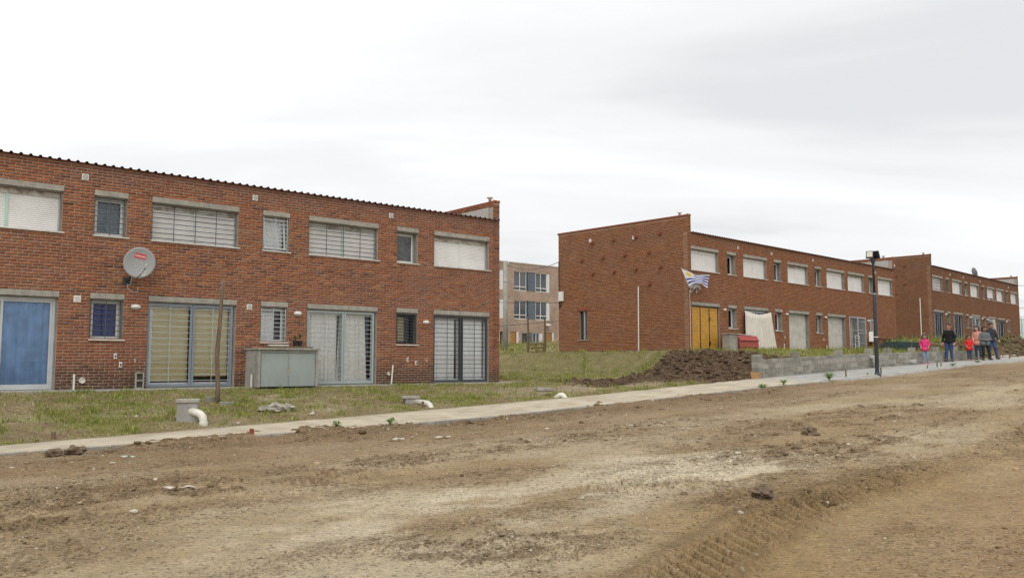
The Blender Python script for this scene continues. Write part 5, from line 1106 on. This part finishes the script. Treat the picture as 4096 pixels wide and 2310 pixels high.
t = thing('folding_chair', 'white folding chair leaning inside the barred gate', 'chair', onB(16.75, -.12, .0), R(43.8)); m = MB()
for x in (.08, .62): MB().tube([(x, 0, 0), (x+.04, .03, 1.05)], .014, 8).build('leg', 'white_paint', t); 
for z0, z1 in ((.42, .70), (.86, 1.04)): f = MB(); f.tube([(.1, 0, z0), (.66, 0, z0), (.66, .02, z1), (.1, .02, z1), (.1, 0, z0)], .014, 8); f.build('seat_frame' if z0 < .5 else 'back_frame', 'white_paint', t)
t = thing('metal_sheet_fence', 'rust-brown sheet metal fence below the small barred window', 'fence', onB(18.85, -.25, -.05), R(43.8)); MB().bbox(0, 1.6, 0, .03, 0, .95, .006).build('panel', 'rust', t); MB().bbox(1.63, 3.3, .1, .13, 0, .85, .006).build('panel', 'dark_steel', t); MB().bbox(-.02, 3.45, -.04, .16, .955, 1.0, .006).build('top_rail', 'rust', t); MB().bbox(2.85, 2.95, -.03, .09, 0, .95, .006).build('post', 'old_wood', t)
# --- flag and air conditioner at the corner
t = thing('air_conditioner', 'outdoor air conditioner unit half hidden behind the flag', 'air conditioner', onB(.13, -.26, 2.80), R(43.8)); MB().bbox(0, .62, .06, .22, .03, .34, .02).build('casing', 'plaster', t); T = Matrix.Translation((.24, .056, .19)) @ Matrix.Rotation(R(90), 4, 'X'); MB().lathe([(.15, 0), (.15, .012), (.13, .014), (.02, .018)], 18, T).build('fan_guard', 'light_steel', t)
for x in (.08, .52): MB().bar((x, -.02, .015), (x, .25, .015), .03).bar((x, .235, .0), (x, .235, -.2), .03).bar((x, .0, .0), (x, .22, -.18), .02).build('bracket', 'white_paint', t)
t = thing('flag', 'blue and white striped flag with a yellow sun on a slanted pole', 'flag', onB(-.46, -.42, 2.79), R(43.8)); MB().tube([(.62, .30, .0), (0, 0, .0), (-.64, -.02, .82)], .016, 8).build('flagpole', 'white_paint', t)
nu_, nv_ = 120, 90; hb, ht_, ft, fb = [np.array(q) for q in ((-.02, -.01, .04), (-.60, -.03, .78), (1.60, .0, .66), (1.50, .0, .06))]
uu, vv = np.meshgrid(np.linspace(0, 1, nu_+1), np.linspace(0, 1, nv_+1)); U, Vv = uu.ravel(), vv.ravel()
P = (hb[None]*(1-Vv)[:, None]+ht_[None]*Vv[:, None])*(1-U)[:, None]+(fb[None]*(1-Vv)[:, None]+ft[None]*Vv[:, None])*U[:, None]
P[:, 1] += -.06*np.sin(U*5.5+Vv*1.5)*U-.03*np.sin(U*13-Vv*3)*U; P[:, 2] += .20*np.sin(np.pi*np.clip(U*1.02, 0, 1))*(1-Vv*1.0)+.02*np.sin(U*9)-.10*np.sin(np.pi*U)*Vv
cf = np.tile(np.array((.72, .72, .76)), (len(U), 1)); sidx = np.floor((1-Vv)*9).astype(int); canton = (U < .38) & (Vv > 4/9); blue = (sidx % 2 == 1) & ~canton; cf[blue] = (.03, .05, .36)
dx, dy = (U-.19)/.38*1.0*1.05, (Vv-.725)/.555; rad = np.hypot(dx, dy); an = np.arctan2(dy, dx); ray_ = .20+.17*np.abs(((an/(2*np.pi)*12) % 1)-.5)*2; cf[(rad < ray_) & canton] = (.75, .52, .02)
ii, jj = np.meshgrid(np.arange(nv_), np.arange(nu_), indexing='ij'); i0 = (ii*(nu_+1)+jj).ravel(); fl = np_mesh('cloth', P, np.stack([i0, i0+1, i0+nu_+2, i0+nu_+1], 1), 'grass', cf, parent=t, smooth=True); fl.name = 'flag_cloth'
s = NT('flag_cloth'); s.base(s.attr('Col')); s.b.inputs['Roughness'].default_value = .85; fl.data.materials[0] = M['flag_cloth']
tag(MB().tube([(0, 0, 0), (.01, 0, -1.3), (0, 0, -2.6)], .012, 6).build('wall_cable', 'white_plastic', None, loc=onB(.14, -.02, 2.72)), 'thin white cable running down the wall below the flag', 'cable')

# --- tarp heap, leaning post and fence at the right
p = gp(27.4, .6); m = MB(); n1_, n2_ = 26, 14; P = []
for j in range(n2_+1):
    for i in range(n1_+1):
        x = (i/n1_-.5)*2.9; y = (j/n2_-.5)*1.5; e = max(abs(x)/1.45, abs(y)/.75); z = .52*(1-e**5)+.06*float(vnoise(np.array(i*.5), np.array(j*.7), 3))+.05*math.sin(i*1.3)*(e > .6); P.append((x, y, z-.12))
m.add(P, [(j*(n1_+1)+i, j*(n1_+1)+i+1, (j+1)*(n1_+1)+i+1, (j+1)*(n1_+1)+i) for j in range(n2_) for i in range(n1_)]); tag(m.build('tarp_heap', 'tarp', None, True, p), 'dark green tarpaulin draped over a heap behind the block wall', 'tarpaulin').rotation_euler = (0, 0, R(25))
def bush(name, a, o, r, h, n, label, seed, mat='leaf', dz=0):
    q = random.Random(seed); t = thing(name, label, 'bush', gp(a, o, dz)); m = MB()
    for k in range(n):
        an = q.uniform(0, 6.28); d = r*math.sqrt(q.random()); z = h*(1-(d/r)**2)*q.uniform(.1, 1.05); c_ = Vector((d*math.cos(an), d*math.sin(an), z)); e1 = Vector((q.gauss(0, 1), q.gauss(0, 1), q.gauss(.5, 1))).normalized(); e2 = e1.cross(Vector((q.gauss(0, 1), q.gauss(0, 1), q.gauss(0, 1)))).normalized(); L = q.uniform(.08, .2); m.add([c_-e1*L/2, c_+e2*L*.2, c_+e1*L/2, c_-e2*L*.2], [(0, 1, 2, 3)])
    m.build('foliage', mat, t); st = MB(); [st.tube([(0, 0, -.05), (.3*r*math.cos(w), .3*r*math.sin(w), h*.5)], .012, 5) for w in (0, 2, 4)]; st.build('stem', 'bark', t)
bush('bush', 30.5, -1.2, 1.0, .75, 420, 'leafy green bush behind the tarpaulin heap', 5); bush('bush', 27.2, 3.2, 1.5, .5, 500, 'low dark bush behind the wall between pink coat and black sweater', 6, 'grass_dark'); bush('bush', 33.5, 2.4, 1.2, .5, 300, 'scrubby bush on the earth bank at the right', 7, 'grass_dark'); bush('bush', 20.5, -4.9, .5, .3, 120, 'small weed bush at the gable foot of the farthest row', 8) if False else None
p = gp(34.6, 2.6); tag(MB().tube([(0, 0, -.3), (-.12, .02, 1.45)], [.1, .085], 10).build('leaning_post', 'pole_concrete', None, True, p), 'grey post leaning on the earth bank before the farthest row', 'post')
t = thing('wire_fence', 'wire mesh fence with pale posts at the right edge', 'fence', gp(39.7, 2.2), R(40))
for x in (0, 1.7, 3.4): MB().tube([(x, 0, -.3), (x-.05, 0, 1.35)], .06, 8).build('post', ('mint_strip' if x == 0 else 'pole_concrete'), t)
m = MB(); [m.bar((0, 0, z), (3.4, 0, z), .008) for z in np.linspace(.1, 1.3, 9)]; [m.bar((x, 0, 0), (x, 0, 1.32), .008) for x in np.linspace(.1, 3.3, 24)]; m.build('mesh', 'grille_grey', t)
for k, (z0, z1) in enumerate(((9.2, 9.6), (7.0, 7.5), (6.2, 6.5), (5.9, 6.2), (4.6, 4.9))): cable((48, 82, z0), (75, 86, z1), .2, ('topmost', 'second highest', 'middle', 'second lowest', 'lowest')[k]+' overhead cable at the far right edge', .02)
m = MB(); T = Matrix.Rotation(R(90), 4, 'Y'); m.lathe([(.02, 0), (.3, .05), (.42, .1), (.43, .11), (.3, .07), (.02, .03)], 18, Matrix.Rotation(R(75), 4, 'Y')); m.tube([(0, 0, -.45), (0, 0, 0)], .02, 6)
loc = Matrix.Translation(C.location) @ Matrix.Rotation(C.rotation_euler.z, 4, 'Z') @ Vector((12.4, .9, 5.85)); tag(m.build('satellite_dish', 'dish_grey', None, True, loc), 'small satellite dish on the roof of the farthest row', 'satellite dish')
tag(MB().bbox(0, 3.2, 0, .14, -.05, .1, .01).build('timber_beam', 'sill_marble', None, loc=gp(28.0, 4.75)), 'pale timber edging along the back of the far pavement', 'timber').rotation_euler = (0, R(-2), R(40))
t = thing('retaining_board', 'brown timber retaining board on the earth bank behind the group', 'retaining board', gp(29.5, 1.2, -.1), R(41)); 
for k in range(2): MB().bbox(k*2.05, k*2.05+2.04, 0, .06, 0, .34, .01).build('board', 'old_wood', t)
for k in range(3): MB().bbox(k*2.0-.02, k*2.0+.08, -.1, -.001, -.2, .36, .01).build('peg', 'old_wood', t)
# ------------------------------------------------------------------ people
def skin_mat(name, col):
    s = NT(name); s.base(s.scal(col, s.rng(s.noise(20, 3), .3, .7, .93, 1.07))); s.b.inputs['Roughness'].default_value = .55; s.b.inputs['Subsurface Weight'].default_value = .05
skin_mat('skin_light', (.52, .31, .22)); skin_mat('skin_tan', (.40, .22, .145)); skin_mat('skin_brown', (.33, .17, .11))
simple('hair_black', (.012, .010, .009), .5, .3, 30); simple('hair_brown', (.05, .03, .02), .5, .3, 30)
simple('coat_pink', (.62, .025, .16), .6, .12, 12, bump=.25, bscale=30); simple('coat_red', (.60, .012, .014), .6, .12, 12, bump=.25, bscale=30); simple('coat_peach', (.62, .27, .20), .85, .08, 8, bump=.2, bscale=60); simple('jacket_grey', (.12, .135, .145), .85, .12, 8, bump=.2, bscale=60); simple('sweater_black', (.006, .006, .007), .9, .2, 10, bump=.2, bscale=60); simple('jacket_navy', (.022, .028, .036), .8, .2, 10)
simple('denim_blue', (.035, .062, .145), .9, .4, 5); simple('denim_pale', (.20, .27, .36), .9, .35, 9); simple('denim_dark', (.035, .06, .10), .9, .3, 5); simple('trousers_black', (.012, .011, .014), .9, .2, 6); simple('shirt_teal', (.02, .10, .12), .85, .1); simple('shoe_black', (.015, .015, .017), .5, .1); simple('shoe_pink', (.65, .06, .18), .5, .1); simple('shoe_rose', (.42, .16, .19), .6, .1); simple('boot_wine', (.06, .012, .02), .5, .1); simple('lip', (.30, .09, .08), .5, .05); simple('trim_fur', (.30, .22, .12), .95, .3, 40); simple('head_band', (.05, .05, .12), .7, .1); simple('button_gold', (.65, .55, .35), .3, .1)
def cap(m, p, q, r0, r1, sq=None):
    """closed tapered limb with round ends"""
    p = Vector(p); q = Vector(q); d = q-p; L = max(d.length, 1e-5); z = d/L; x = z.orthogonal().normalized(); y = z.cross(x); n = 14; rings = []
    for k in range(5): a = -math.pi/2+k*math.pi/8*.999; rings.append((p+z*r0*math.sin(a), r0*math.cos(a)))
    for k in range(5): a = k*math.pi/8*.999; rings.append((q+z*r1*math.sin(a), r1*math.cos(a)))
    vs_ = []
    for c_, r in rings:
        for k in range(n): t_ = 2*math.pi*k/n; w = (x*math.cos(t_)+y*math.sin(t_))*max(r, .0005); vs_.append(c_+w)
    fs = [(i*n+k, i*n+(k+1) % n, (i+1)*n+(k+1) % n, (i+1)*n+k) for i in range(len(rings)-1) for k in range(n)]; fs += [tuple(range(n-1, -1, -1)), tuple((len(rings)-1)*n+k for k in range(n))]; m.add(vs_, fs)
def ell(m, c, r):
    bm = bmesh.new(); bmesh.ops.create_icosphere(bm, subdivisions=3, radius=1); bm.verts.index_update(); m.add([(c[0]+v.co.x*r[0], c[1]+v.co.y*r[1], c[2]+v.co.z*r[2]) for v in bm.verts], [tuple(v.index for v in f.verts) for f in bm.faces]); bm.free()
def fuse(m, name, mat, parent, vox, smooth_it=4):
    o = m.build('tmp_fuse', mat, None); md = o.modifiers.new('r', 'REMESH'); md.mode = 'VOXEL'; md.voxel_size = vox; md.use_smooth_shade = True; sm = o.modifiers.new('s', 'SMOOTH'); sm.iterations = smooth_it; sm.factor = .5
    bpy.context.view_layer.update(); dg = bpy.context.evaluated_depsgraph_get(); me = bpy.data.meshes.new_from_object(o.evaluated_get(dg)); bpy.data.objects.remove(o)
    me.name = name; me.polygons.foreach_set('use_smooth', [True]*len(me.polygons)); n = bpy.data.objects.new(name, me); COL.objects.link(n); n.parent = parent; return n
def person(label, a, o, rz, H, pose, skin, hair, hairlen, top, bottom, shoe, hem=.46, bulk=1.0, coat_flare=0, lower_mat=None, group='people on the pavement'):
    """local frame: x to the viewer's right, -y towards the viewer; z up; lengths in body heights"""
    t = thing('person', label, 'person', gp(a, o), rz, group); S = H; V = lambda q: Vector((q[0]*S, q[1]*S, q[2]*S)); child = H < 1.4
    hs = 1.30 if child else 1.08; hz = .922 if not child else .905; hr = (.052*hs, .060*hs, .070*hs); nod = pose.get('head', (0, -.01, 0)); hc = (nod[0], nod[1], hz+nod[2])
    sh = {-1: (-.086*(1+(bulk-1)*.6), 0, .785), 1: (.086*(1+(bulk-1)*.6), 0, .785)}; hip = {-1: (-.052*bulk, 0, .51), 1: (.052*bulk, 0, .51)}
    J = {}
    for s_ in (-1, 1): J[s_] = dict(el=pose['el'][s_], wr=pose['wr'][s_], kn=pose['kn'][s_], an=pose['an'][s_])
    # body
    m = MB(); ell(m, V(hc), V(hr)); cap(m, V((hc[0], hc[1]-.012*hs, hc[2]-.045*hs)), V((hc[0], hc[1]-.02*hs, hc[2]-.052*hs)), .030*hs*S, .026*hs*S)   # jaw
    cap(m, V((hc[0], hc[1]-.056*hs, hc[2]+.004)), V((hc[0], hc[1]-.068*hs, hc[2]-.014*hs)), .007*hs*S, .010*hs*S)   # nose
    for s_ in (-1, 1): ell(m, V((hc[0]+s_*.052*hs, hc[1]+.008, hc[2]-.008)), V((.008, .014, .019)))
    cap(m, V((0, .008, .80)), V((hc[0], hc[1]+.008, hc[2]-.04)), .032*S, .030*S); cap(m, V((0, 0, .56)), V((0, 0, .74)), .048*S, .048*S)
    for s_ in (-1, 1):
        j = J[s_]; cap(m, V((0, 0, .77)), V(sh[s_]), .036*S, .032*S); cap(m, V(sh[s_]), V(j['el']), .032*S, .025*S); cap(m, V(j['el']), V(j['wr']), .026*S, .018*S); cap(m, V(hip[s_]), V(j['kn']), .044*S, .032*S); cap(m, V(j['kn']), V(j['an']), .032*S, .020*S); cap(m, V(j['an']), V((j['an'][0]+s_*.01, j['an'][1]-.09, .022+max(0, j['an'][2]-.05))), .02*S, .016*S)
        d = (Vector(j['wr'])-Vector(j['el'])).normalized(); hd = pose.get('hand', {}).get(s_); d = (Vector(hd).normalized() if hd else (d+Vector((0, -.15, -.25))).normalized()); side = d.cross(Vector((0, 0, 1) if abs(d.z) < .8 else (0, 1, 0))).normalized(); w = Vector(j['wr']); pal = w+d*.030
        cap(m, V(w), V(pal+d*.012), .017*S, .019*S)
        for k in range(4): off = side*(.0135*(k-1.5)*.95); l = (.026, .031, .029, .022)[k]; b0 = pal+off+d*.018; b1 = b0+d*l*.55; b2 = b1+(d*.6+Vector((0, -.25, -.5))).normalized()*l*.55; cap(m, V(b0), V(b1), .0062*S, .0058*S); cap(m, V(b1), V(b2), .0058*S, .005*S)
        th_ = pal-side*.016*s_; cap(m, V(th_-d*.012), V(th_+d*.006-side*.016*s_), .0072*S, .0066*S); cap(m, V(th_+d*.006-side*.016*s_), V(th_+d*.026-side*.018*s_), .0066*S, .0055*S)
    fuse(m, 'body', skin, t, .0060*S, 2)
    for s_ in (-1, 1): e = MB(); ell(e, V((hc[0]+s_*.021*hs, hc[1]-.0545*hs, hc[2]+.008*hs)), V((.0085*hs, .006*hs, .005*hs))); e.build('eye', 'hair_black', t, True); e = MB(); cap(e, V((hc[0]+s_*.012*hs, hc[1]-.059*hs, hc[2]+.020*hs)), V((hc[0]+s_*.034*hs, hc[1]-.052*hs, hc[2]+.020*hs)), .003*hs*S, .002*hs*S); e.build('eyebrow', hair, t, True)
    e = MB(); cap(e, V((hc[0]-.014*hs, hc[1]-.056*hs, hc[2]-.032*hs)), V((hc[0]+.014*hs, hc[1]-.056*hs, hc[2]-.032*hs)), .0042*hs*S, .0042*hs*S); e.build('mouth', 'lip', t, True)
    # hair
    m = MB(); ell(m, V((hc[0], hc[1]+.012, hc[2]+.016*hs)), V((hr[0]*1.13, hr[1]*1.02, hr[2]*1.04))); ell(m, V((hc[0], hc[1]-.022*hs, hc[2]+.052*hs)), V((hr[0]*.86, hr[1]*.62, hr[2]*.36)))
    if hairlen:
        for s_ in (-1, 0, 1): cap(m, V((hc[0]+s_*.045*hs, hc[1]+.03, hc[2]+.02)), V((hc[0]+s_*.062*hs, hc[1]+.035-.012*abs(s_), hc[2]-hairlen)), .030*hs*S, .022*hs*S)
    ho = fuse(m, 'hair', hair, t, .008*S, 2)
    # trousers, shoes
    m = MB(); cap(m, V((-.03*bulk, 0, .505)), V((.03*bulk, 0, .505)), .062*S*bulk, .062*S*bulk)
    for s_ in (-1, 1): j = J[s_]; cap(m, V((hip[s_][0], 0, .49)), V(j['kn']), .056*S*(1+(bulk-1)*.8), .041*S); cap(m, V(j['kn']), V((j['an'][0], j['an'][1], j['an'][2]+.01)), .040*S, .030*S)
    fuse(m, 'trousers', bottom, t, .009*S, 3)
    for s_ in (-1, 1):
        j = J[s_]; m = MB(); an = Vector(j['an']); lift = max(0, an.z-.05); cap(m, V((an.x, an.y+.012, .026+lift)), V((an.x+s_*.012, an.y-.082, .020+lift)), .030*S, .024*S); cap(m, V((an.x, an.y, .03+lift)), V((an.x, an.y, .06+lift)), .028*S, .028*S); q = fuse(m, 'shoe', shoe, t, .007*S, 2); 
        for v in q.data.vertices: v.co.z = max(v.co.z, .004+lift*S)
    # upper garment with sleeves
    m = MB(); cap(m, V((-.04*bulk, 0, .735)), V((.04*bulk, 0, .735)), .066*S*bulk, .066*S*bulk); cap(m, V((-.02*bulk, 0, .60)), V((-.03*bulk, 0, .73)), (.070+coat_flare*.3)*S*bulk, .068*S*bulk); cap(m, V((.02*bulk, 0, .60)), V((.03*bulk, 0, .73)), (.070+coat_flare*.3)*S*bulk, .068*S*bulk); cap(m, V((-.03*bulk, 0, hem+.065)), V((.03*bulk, 0, hem+.065)), (.077+coat_flare)*S*bulk, (.077+coat_flare)*S*bulk); cap(m, V((0, .006, .79)), V((0, .0, .838)), .048*S, .036*S)
    for s_ in (-1, 1): j = J[s_]; cap(m, V((0, 0, .785)), V(sh[s_]), .046*S, .040*S); cap(m, V(sh[s_]), V(j['el']), .041*S, .034*S); w = Vector(j['wr']); e_ = Vector(j['el']); cap(m, V(e_), V(e_.lerp(w, .93)), .033*S, .025*S)
    up = fuse(m, pose.get('top_name', 'jacket'), top, t, .009*S, 4)
    for v in up.data.vertices: v.co.z = max(v.co.z, hem*S)
    return t, up, V, hc, hs
ST = dict(el={-1: (-.125, .01, .645), 1: (.125, .01, .645)}, wr={-1: (-.13, -.03, .50), 1: (.13, -.03, .50)}, kn={-1: (-.052, -.01, .285), 1: (.052, -.01, .285)}, an={-1: (-.055, .0, .05), 1: (.055, .0, .05)})
def pz(**k): d = dict(ST); d.update(k); return d
RZ = R(-27)
t, up, V, hc, hs = person('person in a pink puffer coat standing with hands in pockets', 19.45, 5.32, RZ, 1.30, pz(el={-1: (-.142, .02, .645), 1: (.142, .02, .645)}, wr={-1: (-.115, -.075, .575), 1: (.115, -.075, .575)}, kn={-1: (-.05, -.01, .28), 1: (.06, -.015, .28)}, an={-1: (-.055, 0, .05), 1: (.08, -.01, .05)}, head=(0, -.015, 0)), 'skin_tan', 'hair_brown', .17, 'coat_pink', 'denim_pale', 'shoe_pink', hem=.42, bulk=1.12, coat_flare=.012)
m = MB(); [m.lathe([(.045, -.008), (.052, 0), (.045, .008)], 4) for _ in ()]
for x, z in ((-.03, .70), (.03, .70), (-.03, .64), (.03, .64)): e = MB(); ell(e, V((x, -.092, z)), V((.006, .004, .006))); e.build('button', 'button_gold', t, True)
m = MB(); n = 18; ring = [V((.105*math.cos(q), .075*math.sin(q)+.0, .60)) for q in np.linspace(0, 2*math.pi, n)]; m.tube(ring, .010*1.3, 6, False); m.build('belt', 'coat_pink', t, True); m = MB(); ring = [V((hc[0]+.063*math.cos(q), hc[1]+.066*math.sin(q), hc[2]+.062+.012*math.sin(q))) for q in np.linspace(0, 2*math.pi, n)]; m.tube(ring, .012, 6, False); m.build('headband', 'head_band', t, True); e = MB(); ell(e, V((hc[0], hc[1], hc[2]+.105)), V((.018, .018, .016))); e.build('hair_bobble', 'white_paint', t, True)
t, up, V, hc, hs = person('person in a black sweater and blue jeans walking left of the group', 22.1, 5.22, RZ-.25, 1.73, pz(el={-1: (-.142, .02, .645), 1: (.142, .03, .645)}, wr={-1: (-.155, -.03, .505), 1: (.145, -.06, .495)}, kn={-1: (-.055, -.035, .285), 1: (.05, -.005, .285)}, an={-1: (-.065, -.03, .05), 1: (.055, .03, .05)}, top_name='sweater'), 'skin_tan', 'hair_black', 0, 'sweater_black', 'denim_blue', 'shoe_black', hem=.465, bulk=1.08); m = MB(); ring = [V((.042*math.cos(q), .044*math.sin(q)-.002, .838)) for q in np.linspace(0, 2*math.pi, 16)]; m.tube(ring, .016*1.7*.6, 6, False); m.build('collar', 'light_steel', t, True)
t, up, V, hc, hs = person('person in a bright red puffer coat in front of the peach coat', 23.55, 5.5, RZ+.2, 1.19, pz(el={-1: (-.142, .02, .645), 1: (.142, .02, .645)}, wr={-1: (-.10, -.085, .57), 1: (.10, -.085, .57)}, kn={-1: (-.045, -.01, .28), 1: (.045, -.01, .28)}, an={-1: (-.045, 0, .05), 1: (.05, -.02, .05)}), 'skin_tan', 'hair_brown', .09, 'coat_red', 'denim_dark', 'shoe_rose', hem=.40, bulk=1.15, coat_flare=.014)
m = MB(); ring = [V((.065*math.cos(q), .060*math.sin(q)+.01, .825)) for q in np.linspace(0, 2*math.pi, 16)]; m.tube(ring, .02, 6, False); m.build('fur_collar', 'trim_fur', t, True); m = MB(); ring = [V((.110*math.cos(q), .080*math.sin(q), .60)) for q in np.linspace(0, 2*math.pi, 18)]; m.tube(ring, .012, 6, False); m.build('belt', 'coat_red', t, True)
t, up, V, hc, hs = person('person in a peach coat with one hand on the hip', 25.0, 5.32, RZ-.3, 1.60, pz(el={-1: (-.125, -.01, .645), 1: (.195, .03, .67)}, wr={-1: (-.10, -.07, .57), 1: (.125, -.06, .60)}, kn={-1: (-.05, -.01, .285), 1: (.065, -.02, .285)}, an={-1: (-.05, .01, .05), 1: (.095, -.01, .05)}, head=(-.02, -.01, 0)), 'skin_light', 'hair_black', .10, 'coat_peach', 'denim_dark', 'boot_wine', hem=.415, bulk=1.05, coat_flare=.004)
t, up, V, hc, hs = person('person in a grey jacket and black trousers with hands clasped', 24.05, 6.0, RZ+.35, 1.56, pz(el={-1: (-.155, -.02, .615), 1: (.155, -.02, .615)}, wr={-1: (-.04, -.125, .60), 1: (.04, -.125, .60)}, hand={-1: (1, -.25, -.05), 1: (-1, -.25, -.05)}, kn={-1: (-.06, -.02, .285), 1: (.085, -.02, .285)}, an={-1: (-.06, 0, .05), 1: (.125, -.05, .06)}, head=(.0, -.015, 0)), 'skin_brown', 'hair_black', .06, 'jacket_grey', 'trousers_black', 'shoe_black', hem=.44, bulk=1.30, coat_flare=.004)
m = MB(); cap(m, V((0, -.07, .47)), V((0, -.085, .56)), .036*1.56, .034*1.56); fuse(m, 'shirt', 'shirt_teal', t, .02, 2)
t, up, V, hc, hs = person('person in a dark jacket and jeans stepping behind the grey jacket', 25.2, 5.85, RZ+.4, 1.74, pz(el={-1: (-.125, .02, .645), 1: (.145, .03, .645)}, wr={-1: (-.13, -.05, .50), 1: (.165, -.06, .53)}, kn={-1: (-.045, .0, .285), 1: (.075, -.04, .29)}, an={-1: (-.06, .03, .05), 1: (.125, -.03, .055)}, head=(0, -.03, -.008)), 'skin_tan', 'hair_black', 0, 'jacket_navy', 'denim_blue', 'shoe_black', hem=.455, bulk=1.02)
